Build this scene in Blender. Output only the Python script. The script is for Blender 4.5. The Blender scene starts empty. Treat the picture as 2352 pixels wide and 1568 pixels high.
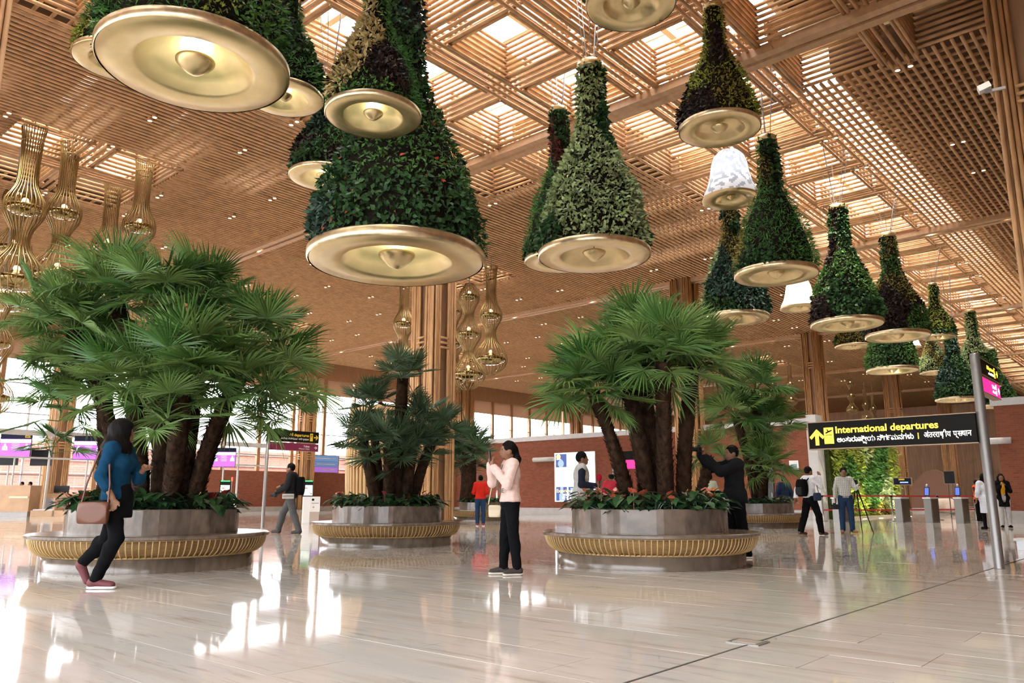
import bpy, math, random
import numpy as np
from mathutils import Vector, Matrix

random.seed(7); RNG = np.random.default_rng(7)
scene = bpy.context.scene
col = scene.collection
pi = math.pi

# ---------------- camera, sky, light, exposure ----------------
F_PX, PITCH, EYE = 1800.0, math.atan(362 / 1800.0), 0.90
cam_d = bpy.data.cameras.new('camera'); cam = bpy.data.objects.new('camera', cam_d); col.objects.link(cam)
cam_d.sensor_width = 36; cam_d.lens = F_PX / 2352 * 36; cam_d.clip_end = 600
cam.location = (0, 0, EYE); cam.rotation_euler = (pi / 2 + PITCH, 0, math.radians(41.3))   # the hall's own axes are the world axes
scene.camera = cam
world = bpy.data.worlds.new('overcast_sky'); scene.world = world; world.use_nodes = True
bg = world.node_tree.nodes['Background']
bg.inputs[0].default_value = (0.93, 0.96, 1.0, 1); bg.inputs[1].default_value = 8.5
vs = scene.view_settings
vs.view_transform = 'Standard'; vs.look = 'None'; vs.gamma = 1; vs.use_curve_mapping = False; vs.exposure = 0.22
cy = scene.cycles
cy.max_bounces = 4; cy.diffuse_bounces = 4; cy.glossy_bounces = 3; cy.transmission_bounces = 2; cy.transparent_max_bounces = 8
cy.use_adaptive_sampling = True; cy.adaptive_threshold = .13; cy.adaptive_min_samples = 10; cy.sample_clamp_indirect = 6; cy.use_light_tree = True
cy.caustics_reflective = False; cy.caustics_refractive = False; cy.use_denoising = True

# ---------------- frames of reference ----------------
TH = math.radians(41.3)
CT, ST = math.cos(TH), math.sin(TH)
def rot(p):              # view frame (x right, y ahead) -> world
    return Vector((p[0] * CT - p[1] * ST, p[0] * ST + p[1] * CT, p[2] if len(p) > 2 else 0.0))
def vf(p):               # world -> view frame (x right, y ahead)
    return Vector((p[0] * CT + p[1] * ST, -p[0] * ST + p[1] * CT, p[2] if len(p) > 2 else 0.0))
C1 = rot((-2.74, 26.8, 0))
def W(a, b, z=0.0): return Vector((C1.x + b, C1.y + a, z))      # a along the hall, b across it, from the central column
def ray(x, y):
    u = (x - 1176) / F_PX; v = (784 - y) / F_PX
    return Vector((u, math.cos(PITCH) - v * math.sin(PITCH), math.sin(PITCH) + v * math.cos(PITCH)))
def at(x, y, zc): return rot(ray(x, y) * zc) + Vector((0, 0, EYE))
def gr(x, y, z=0.0):
    r = ray(x, y); return rot(r * ((z - EYE) / r.z)) + Vector((0, 0, EYE))
def zat(y, Y):           # height at which pixel row y meets distance Y
    r = ray(1176, y); return EYE + r.z / r.y * Y
def toab(p): return p[1] - C1.y, p[0] - C1.x

# ---------------- materials ----------------
def nmat(name):
    m = bpy.data.materials.new(name); m.use_nodes = True
    return m, m.node_tree.nodes, m.node_tree.links, m.node_tree.nodes['Principled BSDF']
def M(name, c, rough=.5, metal=0., var=0., scale=6., stretch=(1, 1, 1), bump=0., island=0., emit=0., coat=0., world_co=False, c2=None, trans=0., detail=4., spec=.5):
    m, N, L, B = nmat(name)
    B.inputs['Roughness'].default_value = rough; B.inputs['Metallic'].default_value = metal
    B.inputs['Coat Weight'].default_value = coat; B.inputs['Coat Roughness'].default_value = .06
    c = tuple(c); out = None; B.inputs['Specular IOR Level'].default_value = spec
    B.inputs['Base Color'].default_value = (*c, 1)
    if var or bump or c2:
        if world_co:
            g = N.new('ShaderNodeNewGeometry'); co = g.outputs['Position']
        else:
            g = N.new('ShaderNodeTexCoord'); co = g.outputs['Object']
        mp = N.new('ShaderNodeMapping'); L.new(co, mp.inputs[0]); mp.inputs['Scale'].default_value = stretch
        n = N.new('ShaderNodeTexNoise'); n.inputs['Scale'].default_value = scale; n.inputs['Detail'].default_value = detail
        L.new(mp.outputs[0], n.inputs['Vector'])
        if var or c2:
            r = N.new('ShaderNodeValToRGB'); r.color_ramp.elements[0].position = .32; r.color_ramp.elements[1].position = .68
            lo = tuple(x * (1 - var) for x in c); hi = c2 or tuple(min(1, x * (1 + var)) for x in c)
            r.color_ramp.elements[0].color = (*lo, 1); r.color_ramp.elements[1].color = (*hi, 1)
            L.new(n.outputs[0], r.inputs[0]); out = r.outputs[0]
        if bump:
            b = N.new('ShaderNodeBump'); b.inputs['Strength'].default_value = bump; b.inputs['Distance'].default_value = .02
            L.new(n.outputs[0], b.inputs['Height']); L.new(b.outputs[0], B.inputs['Normal'])
    if island:
        g = N.new('ShaderNodeNewGeometry'); mr = N.new('ShaderNodeMapRange')
        mr.inputs[3].default_value = 1 - island; mr.inputs[4].default_value = 1 + island
        L.new(g.outputs['Random Per Island'], mr.inputs[0])
        h = N.new('ShaderNodeHueSaturation'); h.inputs['Color'].default_value = (*c, 1)
        L.new(mr.outputs[0], h.inputs['Value'])
        if out: L.new(out, h.inputs['Color'])
        out = h.outputs[0]
    if out: L.new(out, B.inputs['Base Color'])
    if emit:
        B.inputs['Emission Strength'].default_value = emit; B.inputs['Emission Color'].default_value = (*c, 1)
    if trans:                                   # thin leaves let some light through
        t = N.new('ShaderNodeBsdfTranslucent'); mx = N.new('ShaderNodeMixShader'); mx.inputs[0].default_value = trans
        t.inputs[0].default_value = (*[min(1, x * 1.3) for x in c], 1)
        if out: L.new(out, t.inputs[0])
        o = N['Material Output']; L.new(B.outputs[0], mx.inputs[1]); L.new(t.outputs[0], mx.inputs[2]); L.new(mx.outputs[0], o.inputs[0])
    return m
def glass(name, tint=(1, 1, 1), refl=.06):
    m, N, L, B = nmat(name); N.remove(B)
    t = N.new('ShaderNodeBsdfTransparent'); t.inputs[0].default_value = (*tint, 1)
    g = N.new('ShaderNodeBsdfGlossy'); g.inputs['Roughness'].default_value = .02
    mx = N.new('ShaderNodeMixShader'); mx.inputs[0].default_value = refl
    L.new(t.outputs[0], mx.inputs[1]); L.new(g.outputs[0], mx.inputs[2]); L.new(mx.outputs[0], N['Material Output'].inputs[0])
    return m
def E_(name, c, s):
    m, N, L, B = nmat(name); B.inputs['Base Color'].default_value = (*[x * .3 for x in c], 1)
    B.inputs['Emission Color'].default_value = (*c, 1); B.inputs['Emission Strength'].default_value = s
    m.cycles.emission_sampling = 'NONE'
    return m

mt = {}
mt['rod'] = M('bamboo_rod', (.60, .365, .190), .55, var=.16, scale=1.2, stretch=(3, 3, 3), world_co=True, spec=.25)
mt['rod_edge'] = M('bamboo_column_pole', (.55, .315, .145), .5, var=.18, scale=2.0, stretch=(4, 4, 1), world_co=True)
mt['core'] = M('column_core', (.33, .185, .095), .55, var=.15, scale=2, stretch=(3, 3, .4))
mt['beam'] = M('timber_beam', (.50, .30, .16), .5, var=.12, scale=3, stretch=(2, .3, 2))
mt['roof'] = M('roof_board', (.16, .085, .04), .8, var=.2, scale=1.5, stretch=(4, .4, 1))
mt['cream'] = M('cream_lining', (.80, .70, .50), .7)
mt['glass'] = glass('window_glass')
mt['mullion'] = M('timber_mullion', (.42, .235, .12), .5, var=.12, scale=3, stretch=(3, 3, .3))
mt['steel'] = M('brushed_steel', (.27, .262, .257), .42, .8, var=.05, scale=20, stretch=(1, 1, 12))
mt['steel_dk'] = M('grey_powder_coat', (.33, .33, .34), .4, .6)
mt['plinth'] = M('grey_plinth', (.42, .41, .40), .35, var=.08, scale=3)
mt['cap'] = M('pale_grey_coping', (.55, .55, .55), .5, var=.06, scale=4)
mt['gold'] = M('champagne_gold', (.80, .62, .34), .27, 1.0, var=.08, scale=5)
mt['gold_rim'] = M('gold_leaf_rim', (.83, .68, .44), .34, .9, var=.18, scale=9)
mt['gold_wire'] = M('antique_gold_wire', (.40, .29, .13), .4, 1.0)
mt['amber'] = M('amber_mirror_glass', (.40, .31, .14), .1, 1.0, var=.15, scale=4)
mt['black'] = M('black_plastic', (.010, .010, .011), .4, spec=.2)
mt['white'] = M('white_plastic', (.80, .80, .80), .3)
mt['dark_soil'] = M('growing_felt', (.018, .015, .011), .9, var=.4, scale=20, spec=.05)
mt['soil'] = M('potting_soil', (.03, .02, .013), .95, var=.4, scale=30)
mt['gold'] = M('champagne_gold', (.74, .58, .31), .33, .82, var=.06, scale=5)
mt['lamp'] = E_('warm_lamp', (1, .80, .52), 14)
mt['bulb'] = E_('amber_bulb', (1, .72, .38), 2.5)
mt['lampw'] = E_('cool_lamp', (.93, 1, .80), 6)

def floor_mat():
    m, N, L, B = nmat('polished_stone')
    g = N.new('ShaderNodeNewGeometry')
    mp = N.new('ShaderNodeMapping'); mp.inputs['Rotation'].default_value = (0, 0, math.radians(-14)); mp.inputs['Scale'].default_value = (.35, 3.2, 1)
    L.new(g.outputs['Position'], mp.inputs[0])
    ad = N.new('ShaderNodeVectorMath'); ad.operation = 'ADD'; L.new(mp.outputs[0], ad.inputs[0])
    sc_ = N.new('ShaderNodeMath'); sc_.operation = 'MULTIPLY'; sc_.inputs[1].default_value = 37.0
    L.new(g.outputs['Random Per Island'], sc_.inputs[0])
    cb = N.new('ShaderNodeCombineXYZ'); L.new(sc_.outputs[0], cb.inputs[2]); L.new(cb.outputs[0], ad.inputs[1])
    n1 = N.new('ShaderNodeTexNoise'); n1.inputs['Scale'].default_value = 1.4; n1.inputs['Detail'].default_value = 7; n1.inputs['Roughness'].default_value = .62
    n2 = N.new('ShaderNodeTexNoise'); n2.inputs['Scale'].default_value = 4.0; n2.inputs['Detail'].default_value = 8; n2.inputs['Roughness'].default_value = .7
    L.new(ad.outputs[0], n1.inputs['Vector']); L.new(ad.outputs[0], n2.inputs['Vector'])
    r1 = N.new('ShaderNodeValToRGB'); e = r1.color_ramp.elements
    e[0].position = .34; e[0].color = (.53, .505, .48, 1); e[1].position = .66; e[1].color = (.50, .45, .405, 1)
    x = r1.color_ramp.elements.new(.5); x.color = (.57, .535, .50, 1)
    L.new(n1.outputs[0], r1.inputs[0])
    r2 = N.new('ShaderNodeValToRGB'); e = r2.color_ramp.elements
    e[0].position = .30; e[0].color = (.62, .58, .55, 1); e[1].position = .46; e[1].color = (1, 1, 1, 1)
    L.new(n2.outputs[0], r2.inputs[0])
    mx = N.new('ShaderNodeMix'); mx.data_type = 'RGBA'; mx.blend_type = 'MULTIPLY'; mx.inputs[0].default_value = .75
    L.new(r1.outputs[0], mx.inputs[6]); L.new(r2.outputs[0], mx.inputs[7])
    h = N.new('ShaderNodeHueSaturation'); mr = N.new('ShaderNodeMapRange'); mr.inputs[3].default_value = .92; mr.inputs[4].default_value = 1.08
    L.new(g.outputs['Random Per Island'], mr.inputs[0]); L.new(mr.outputs[0], h.inputs['Value']); L.new(mx.outputs[2], h.inputs['Color'])
    L.new(h.outputs[0], B.inputs['Base Color'])
    B.inputs['Roughness'].default_value = .055; B.inputs['IOR'].default_value = 1.34
    return m
mt['floor'] = floor_mat()
mt['grout'] = M('floor_joint', (.30, .26, .22), .5)

def stone_mat(name, c, c2):
    m, N, L, B = nmat(name)
    tc = N.new('ShaderNodeTexCoord'); sep = N.new('ShaderNodeSeparateXYZ'); L.new(tc.outputs['Object'], sep.inputs[0])
    at2 = N.new('ShaderNodeMath'); at2.operation = 'ARCTAN2'; L.new(sep.outputs[1], at2.inputs[0]); L.new(sep.outputs[0], at2.inputs[1])
    mu = N.new('ShaderNodeMath'); mu.operation = 'MULTIPLY'; mu.inputs[1].default_value = 18 / (2 * pi); L.new(at2.outputs[0], mu.inputs[0])
    fl = N.new('ShaderNodeMath'); fl.operation = 'FLOOR'; L.new(mu.outputs[0], fl.inputs[0])
    wn = N.new('ShaderNodeTexWhiteNoise'); wn.noise_dimensions = '1D'; L.new(fl.outputs[0], wn.inputs['W'])
    mp = N.new('ShaderNodeMapping'); mp.inputs['Rotation'].default_value = (.6, .5, .4); mp.inputs['Scale'].default_value = (1, 5, 2)
    ad = N.new('ShaderNodeVectorMath'); ad.operation = 'ADD'; L.new(tc.outputs['Object'], ad.inputs[0])
    s3 = N.new('ShaderNodeVectorMath'); s3.operation = 'SCALE'; s3.inputs['Scale'].default_value = 9; L.new(wn.outputs['Color'], s3.inputs[0]); L.new(s3.outputs[0], ad.inputs[1])
    L.new(ad.outputs[0], mp.inputs[0])
    n = N.new('ShaderNodeTexNoise'); n.inputs['Scale'].default_value = 2.2; n.inputs['Detail'].default_value = 8; L.new(mp.outputs[0], n.inputs['Vector'])
    r = N.new('ShaderNodeValToRGB'); r.color_ramp.elements[0].position = .35; r.color_ramp.elements[0].color = (*c, 1)
    r.color_ramp.elements[1].position = .65; r.color_ramp.elements[1].color = (*c2, 1); L.new(n.outputs[0], r.inputs[0])
    h = N.new('ShaderNodeHueSaturation'); mr = N.new('ShaderNodeMapRange'); mr.inputs[3].default_value = .82; mr.inputs[4].default_value = 1.15
    L.new(wn.outputs['Value'], mr.inputs[0]); L.new(mr.outputs[0], h.inputs['Value']); L.new(r.outputs[0], h.inputs['Color'])
    L.new(h.outputs[0], B.inputs['Base Color']); B.inputs['Roughness'].default_value = .2
    return m
mt['stone'] = stone_mat('veined_stone', (.105, .080, .062), (.20, .152, .118))
mt['stone2'] = stone_mat('brown_veined_stone', (.105, .08, .06), (.165, .13, .10))

def brick_mat(name, c1, c2, mortar, sc=1.0):
    m, N, L, B = nmat(name)
    tc = N.new('ShaderNodeTexCoord'); sp = N.new('ShaderNodeSeparateXYZ'); L.new(tc.outputs['Object'], sp.inputs[0])
    ad = N.new('ShaderNodeMath'); L.new(sp.outputs[0], ad.inputs[0]); L.new(sp.outputs[1], ad.inputs[1])
    cb = N.new('ShaderNodeCombineXYZ'); L.new(ad.outputs[0], cb.inputs[0]); L.new(sp.outputs[2], cb.inputs[1])
    b = N.new('ShaderNodeTexBrick'); L.new(cb.outputs[0], b.inputs['Vector'])
    b.inputs['Color1'].default_value = (*c1, 1); b.inputs['Color2'].default_value = (*c2, 1); b.inputs['Mortar'].default_value = (*mortar, 1)
    b.inputs['Scale'].default_value = 1; b.inputs['Brick Width'].default_value = .24 * sc; b.inputs['Row Height'].default_value = .085 * sc; b.inputs['Mortar Size'].default_value = .008 * sc
    L.new(b.outputs[0], B.inputs['Base Color']); B.inputs['Roughness'].default_value = .8; B.inputs['Specular IOR Level'].default_value = .15
    return m
mt['brick'] = brick_mat('red_brick', (.27, .085, .045), (.20, .06, .033), (.20, .11, .08))
mt['brick_out'] = brick_mat('pink_brick_sunlit_tone', (.62, .36, .30), (.56, .31, .26), (.6, .45, .4), 2)  # lit look of the brick is put into its pale colour

# ---------------- mesh helpers ----------------
class MB:
    def __init__(s): s.v = []; s.f = []
    def add(s, v, f):
        o = len(s.v); s.v.extend([tuple(x) for x in v]); s.f.extend([tuple(i + o for i in q) for q in f]); return s
    def box(s, x0, x1, y0, y1, z0, z1):
        return s.add([(x0, y0, z0), (x1, y0, z0), (x1, y1, z0), (x0, y1, z0), (x0, y0, z1), (x1, y0, z1), (x1, y1, z1), (x0, y1, z1)],
                     [(3, 2, 1, 0), (4, 5, 6, 7), (0, 1, 5, 4), (1, 2, 6, 5), (2, 3, 7, 6), (3, 0, 4, 7)])
    def tube(s, pts, rad, n=8, caps=True):
        pts = [Vector(p) for p in pts]
        if not hasattr(rad, '__len__'): rad = [rad] * len(pts)
        vs_ = []; prev = None
        for i, p in enumerate(pts):
            t = (pts[min(i + 1, len(pts) - 1)] - pts[max(i - 1, 0)]).normalized()
            if prev is None:
                u = t.orthogonal().normalized()
            else:
                u = (prev - t * prev.dot(t)).normalized()
            prev = u; w = t.cross(u)
            for k in range(n):
                a = 2 * pi * k / n; vs_.append(p + (u * math.cos(a) + w * math.sin(a)) * rad[i])
        fs = [(i * n + k, i * n + (k + 1) % n, (i + 1) * n + (k + 1) % n, (i + 1) * n + k) for i in range(len(pts) - 1) for k in range(n)]
        if caps: fs += [tuple(range(n))[::-1], tuple((len(pts) - 1) * n + k for k in range(n))]
        return s.add(vs_, fs)
    def cyl(s, p0, p1, r, n=8): return s.tube([p0, p1], r, n)
    def lathe(s, prof, n=48, c=(0, 0, 0), closed=False):
        vs_ = [(c[0] + r * math.cos(2 * pi * k / n), c[1] + r * math.sin(2 * pi * k / n), c[2] + z) for r, z in prof for k in range(n)]
        m = len(prof)
        fs = [(i * n + k, i * n + (k + 1) % n, ((i + 1) % m) * n + (k + 1) % n, ((i + 1) % m) * n + k) for i in range(m if closed else m - 1) for k in range(n)]
        return s.add(vs_, fs)
    def mesh(s, name, mat, smooth=False):
        me = bpy.data.meshes.new(name); me.from_pydata(s.v, [], s.f); me.update()
        if mat: me.materials.append(mat)
        if smooth: me.polygons.foreach_set('use_smooth', [True] * len(me.polygons))
        return me
    def build(s, name, mat, parent=None, smooth=False, **kw):
        return link(name, s.mesh(name, mat, smooth), parent, **kw)
def link(name, me, parent=None, loc=(0, 0, 0), rot=(0, 0, 0), sc=None, **kw):
    o = bpy.data.objects.new(name, me); col.objects.link(o); o.location = loc; o.rotation_euler = rot
    if sc is not None: o.scale = (sc, sc, sc) if not hasattr(sc, '__len__') else sc
    if parent: o.parent = parent
    for k, v in kw.items(): o[k] = v
    return o
def empty(name, loc, rz=0, **kw):
    return link(name, None, None, loc, (0, 0, rz), **kw)
def tag(o, label, cat, group=None):
    o['label'] = label; o['category'] = cat
    if group: o['group'] = group
    return o
HALL = dict(loc=(C1.x, C1.y, 0))      # local x = across (b), local y = along (a)
def hall(name, mb, mat, smooth=False, **kw):
    return mb.build(name, mat, None, smooth, **HALL, **kw)
def arr_mesh(name, V, Fq, mat, smooth=False):
    """V (n,3), Fq (m,k) same-size faces"""
    me = bpy.data.meshes.new(name); V = np.asarray(V, np.float32); Fq = np.asarray(Fq, np.int32)
    k = Fq.shape[1]
    me.vertices.add(len(V)); me.vertices.foreach_set('co', V.ravel())
    me.loops.add(Fq.size); me.loops.foreach_set('vertex_index', Fq.ravel())
    me.polygons.add(len(Fq)); me.polygons.foreach_set('loop_start', np.arange(0, Fq.size, k, dtype=np.int32))
    try: me.polygons.foreach_set('loop_total', np.full(len(Fq), k, np.int32))
    except Exception: pass
    if smooth: me.polygons.foreach_set('use_smooth', np.ones(len(Fq), bool))
    me.update(calc_edges=True); me.validate()
    if mat: me.materials.append(mat)
    return me
# ================= the hall =================
ZC = 12.35
# floor: joint bed with single slabs on it
floor = MB(); floor.box(-60, 45, -45, 100, -.3, -.006); floor = hall('floor', floor, mt['grout'], kind='structure')
TA, TB = .5, 1.0
tile_me = MB().box(-TB / 2 + .002, TB / 2 - .002, -TA / 2 + .002, TA / 2 - .002, -.03, 0).mesh('tile', mt['floor'])
near_t, far_t = [], MB()
cells = []
for i in range(-56, 130):
    for j in range(-46, 30):
        a = i * TA - .16; b = j * TB + .92 + (TB * .5 if i % 2 else 0)
        p = vf(W(a, b))
        if p.y < 1.5 or abs(p.x) > p.y * .78 + 1.5 or p.y > 62: continue
        cells.append((p.y, a, b))
cells.sort()
for n, (y, a, b) in enumerate(cells):
    dz = random.uniform(-.0006, .0006); tx = random.gauss(0, .0007); ty = random.gauss(0, .0007)
    if n < 300:
        link('tile', tile_me, floor, (b, a, dz), (tx, ty, 0))
    else:
        h, k = TB / 2 - .002, TA / 2 - .002
        o = len(far_t.v)
        for sx, sy in ((-1, -1), (1, -1), (1, 1), (-1, 1)): far_t.v.append((b + sx * h, a + sy * k, dz + sy * k * tx - sx * h * ty))
        far_t.f.append((o, o + 1, o + 2, o + 3))
far_t.build('tile_field', mt['floor'], floor, kind='stuff')

hall('trim_2', MB().box(17.41, 17.425, -24, 10, -.004, .0022), M('dark_expansion_joint', (.06, .055, .05), .6), kind='structure')
# ceiling: two crossing layers of round rods, coffers over the nave
A0, A1_ = -24, 90
nave = lambda i, j: (j in (2, 3) and -8 <= i < 29) or (-8 <= i < 1 and j in (0, 1, 4, 5))
bays = [(-9, -9), (9, -9), (27, -9), (45, -9), (9, -27), (27, -27)]
def baycell(i, j):
    return any(ca - 3 <= 3 * i < ca + 3 and cb - 3 <= 3 * j < cb + 3 for ca, cb in bays)
coffer = lambda i, j: nave(i, j) or baycell(i, j)
ceiling = hall('ceiling', MB().box(-36, 30, A0, A0 + .3, ZC - .1, ZC + .9), mt['beam'], kind='structure')
def rod_me(length, r, n=6): return MB().tube([(0, 0, 0), (0, length, 0)], r, n).mesh('rod', mt['rod'], True)
rcache = {}
def rodmesh(L):
    k = round(L, 2)
    if k not in rcache: rcache[k] = rod_me(k, .05)
    return rcache[k]
rods = []          # (nearness, loc, rotz, length)
def spans(n0, n1, hit):
    out = []; s = None
    for i in range(n0, n1 + 1):
        free = i < n1 and not hit(i)
        if free and s is None: s = i
        if not free and s is not None: out.append((s, i)); s = None
    return out
SP = .22
for k in range(int(66 / SP)):
    b = -36 + .11 + k * SP; j = math.floor(b / 3)
    for s, e in spans(A0 // 3, A1_ // 3, lambda i: coffer(i, j)):
        a0, a1 = s * 3, e * 3
        if coffer(s - 1, j): a0 -= .42
        if coffer(e, j): a1 += .42
        rods.append(('y', b, a0, a1, ZC))
for k in range(int((A1_ - A0) / .4)):
    a = A0 + k * .4; i = math.floor(a / 3)
    for s, e in spans(-12, 10, lambda j: coffer(i, j)):
        rods.append(('x', a, s * 3 - (.42 if coffer(i, s - 1) else 0), e * 3 + (.42 if coffer(i, e) else 0), ZC + .13))
# strips between coffers
for j in range(-12, 11):
    for s, e in spans(A0 // 3, A1_ // 3, lambda i: not (coffer(i, j) and coffer(i, j - 1))):
        for q in (-.33, -.11, .11, .33): rods.append(('y', 3 * j + q, 3 * s, 3 * e, ZC))
for i in range(A0 // 3, A1_ // 3 + 1):
    for s, e in spans(-12, 11, lambda j: not (coffer(i, j) and coffer(i - 1, j))):
        for q in (-.33, -.11, .11, .33): rods.append(('x', 3 * i + q, 3 * s, 3 * e, ZC + .11))
def rod_near(r):
    ax, c, s, e, z = r; best = 1e9
    for t in np.linspace(s, e, 12):
        p = vf(W(t, c) if ax == 'y' else W(c, t))
        if p.y > 13 and abs(p.x) < p.y * .68: best = min(best, p.y)
    return best
rods.sort(key=lambda r: (rod_near(r), r[0] == 'x'))
rest = MB()
for n, (ax, c, s, e, z) in enumerate(rods):
    if n < 280:
        if ax == 'y': link('rod', rodmesh(e - s), ceiling, (c, s, z))
        else: link('rod', rodmesh(e - s), ceiling, (s, c, z), (0, 0, -pi / 2))
    elif ax == 'y': rest.tube([(c, s, z), (c, e, z)], .05, 6)
    else: rest.tube([(s, c, z), (e, c, z)], .05, 6)
rest.build('rod_field', mt['rod'], ceiling, True, kind='stuff')
# coffers
LV = 7
cof = []
for i in range(A0 // 3, A1_ // 3):
    for j in range(-12, 10):
        if coffer(i, j):
            p = vf(W(3 * i + 1.5, 3 * j + 1.5)); vis = p.y > 14 and abs(p.x) < p.y * .7
            cof.append((p.y if vis else 1e6 + p.y, i, j))
cof.sort()
walls = []
for k in range(LV):
    z = ZC + k * .17
    walls += [((.43, .3, z), 'y'), ((2.57, .3, z), 'y'), ((.3, .43, z + .085), 'x'), ((.3, 2.57, z + .085), 'x')]
cj = MB()
for (x, y, z), ax in walls: cj.tube([(x, y, z), (x, y + 2.4, z)] if ax == 'y' else [(x, y, z), (x + 2.4, y, z)], .047, 6)
cj_me = cj.mesh('coffer', mt['rod'], True); r24 = rodmesh(2.4)
frame_me = MB().box(.2, .38, .2, 2.8, ZC + .3, ZC + 1.25).box(2.62, 2.8, .2, 2.8, ZC + .3, ZC + 1.25).box(.38, 2.62, .2, .38, ZC + .3, ZC + 1.25).box(.38, 2.62, 2.62, 2.8, ZC + .3, ZC + 1.25).mesh('coffer', mt['cream'])
for n, (_, i, j) in enumerate(cof):
    if n < 10:
        c = link('coffer', MB().box(.2, .28, .2, 2.8, ZC + 1.2, ZC + 1.28).box(2.72, 2.8, .2, 2.8, ZC + 1.2, ZC + 1.28).mesh('coffer', mt['rod']), ceiling, (3 * j, 3 * i, 0))
        for (x, y, z), ax in walls:
            link('rod', r24, c, (x, y, z), (0, 0, 0) if ax == 'y' else (0, 0, -pi / 2))
    else:
        link('coffer', cj_me, ceiling, (3 * j, 3 * i, 0), kind='stuff')
# timber cross beams on the column lines
for n, a in enumerate((-18, 0, 18, 36, 54, 72)):
    for q in (-.2, .2): MB().box(-36, 30, a + q - .13, a + q + .13, ZC - .22, ZC + .02).build('beam', mt['beam'], ceiling)
# roof over it, opened by skylights
roof = MB(); side = MB(); panes = []
ZR, ZS = ZC + 1.55, ZC + 2.9
def hang_top(p):            # height of what a hung thing is fixed to: the rods, or the glazing bar over an open coffer
    a_, b_ = toab(p); strip = min(a_ % 3, 3 - a_ % 3, b_ % 3, 3 - b_ % 3) < .45
    return ZC + 2.9 if coffer(math.floor(a_ / 3), math.floor(b_ / 3)) and not strip else ZC + .1
def sky_open(i, j):
    if nave(i, j): return True
    if baycell(i, j): return True
    if j == 4 and 1 <= i < 29: return 'edge'
    if (i, j) in ((-4, -2), (-3, -2), (-2, -2), (-5, -3), (-5, -2), (2, 0), (3, 1), (4, 0), (4, 1), (2, 1)): return 'slot'
    return False
for i in range(A0 // 3, A1_ // 3):
    for j in range(-12, 10):
        x0, x1, y0, y1 = 3 * j, 3 * j + 3, 3 * i, 3 * i + 3
        s = sky_open(i, j)
        if not s: roof.box(x0, x1, y0, y1, ZC + .5, ZR + .2); continue
        if s == 'edge': roof.box(x0 + 1.1, x1, y0, y1, ZC + .5, ZR + .2); X0, X1, Y0, Y1 = x0, x0 + 1.1, y0, y1
        elif s == 'slot': roof.box(x0, x1, y0, y0 + 1.0, ZC + .5, ZR + .2); roof.box(x0, x1, y0 + 2.2, y1, ZC + .5, ZR + .2); X0, X1, Y0, Y1 = x0, x1, y0 + 1.0, y0 + 2.2
        else: X0, X1, Y0, Y1 = x0, x1, y0, y1
        big = s is True
        if big:
            for bx, (di, dj) in (((X0, X0 + .1, Y0, Y1), (0, -1)), ((X1 - .1, X1, Y0, Y1), (0, 1)), ((X0 + .1, X1 - .1, Y0, Y0 + .1), (-1, 0)), ((X0 + .1, X1 - .1, Y1 - .1, Y1), (1, 0))):
                side.box(*bx, ZC + 1.25 if sky_open(i + di, j + dj) is not True else ZS - .35, ZS)
            if i < 2 and j >= 4: roof.box(X0, X1, Y0, Y1, ZS, ZS + .1); continue          # dark boarded coffers by the right side
            w = 3.0 if (i > -1 or j < 0 or (i + j) % 3) else 1.7
            if w < 3: side.box(X0, X1 - w, Y0, Y1, ZS - .02, ZS + .1)
            panes.append((X1 - w, X1, Y0, Y1, ZS))
        else: panes.append((X0, X1, Y0, Y1, ZR + .1))
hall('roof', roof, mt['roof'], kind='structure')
linings = hall('ceiling_lining', side, mt['cream'], kind='structure')
for n, (x0, x1, y0, y1, z) in enumerate(panes):
    link('pane', MB().box(x0, x1, y0, y1, z, z + .02).mesh('pane', mt['glass']), linings)
    MB().box(x0, x1, (y0 + y1) / 2 - .04, (y0 + y1) / 2 + .04, z - .08, z).build('glazing_bar', mt['cream'], linings)

# columns of bundled bamboo poles
PR = .048
pole_h = ZC + .1
pole_me = MB().tube([(0, 0, 0), (0, 0, pole_h)], PR, 8).mesh('pole', mt['rod_edge'], True)
tie_me = MB().tube([(-.2, 0, 0), (.2, 0, 0)], .04, 8).mesh('tie_rod', mt['rod_edge'], True)
core_me = MB().box(-.38, .38, -.38, .38, 0, pole_h).mesh('core', mt['core'])
base_me = MB().box(-.62, .62, -.62, .62, 0, .10).mesh('plinth', mt['plinth'])
def column(a, b, label, ties=(3.2, 8.2), group=None):
    c = empty('bamboo_column', W(a, b)); tag(c, label, 'column', group)
    link('core', core_me, c); link('plinth', base_me, c)
    offs = (-.50, -.395, -.29, -.185, .185, .29, .395, .50)
    for side_ in range(4):
        ang = side_ * pi / 2; cs, sn = math.cos(ang), math.sin(ang)
        for k, o in enumerate(offs[:-1]):
            d = .50 if k % 3 else .535
            link('pole', pole_me, c, (o * cs - d * sn, o * sn + d * cs, .0))
        for z in ties:
            for q in (0, .17, .34): link('tie_rod', tie_me, c, (-.56 * sn, .56 * cs, z + q), (0, 0, ang))
    return c
column(0, 0, 'bamboo pole column rising behind the planter with the smaller palm', (2.6, 6.0))
column(18, 0, 'bamboo pole column partly hidden behind the right palm cluster', (4, 9.2))
column(36, 0, 'bamboo pole column directly above the left end of the departures sign', (5.2, 9.8))
column(54, 0, 'bamboo pole column seen above and below the departures sign, before the green wall')
column(72, 0, 'farthest bamboo pole column, right of the others beyond the gates')
column(0, 18, 'tall near bamboo pole column with steel clamp at the right edge', (2.6, 5.6, 8.8))
column(18, -18, 'bamboo pole column standing hidden behind the central column', (4, 9))
column(0, -34, 'bamboo pole column against the windows behind the large left palm', (4, 7))
column(18, -34, 'bamboo pole column against the windows above the low brick wall', (4, 7))
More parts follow.
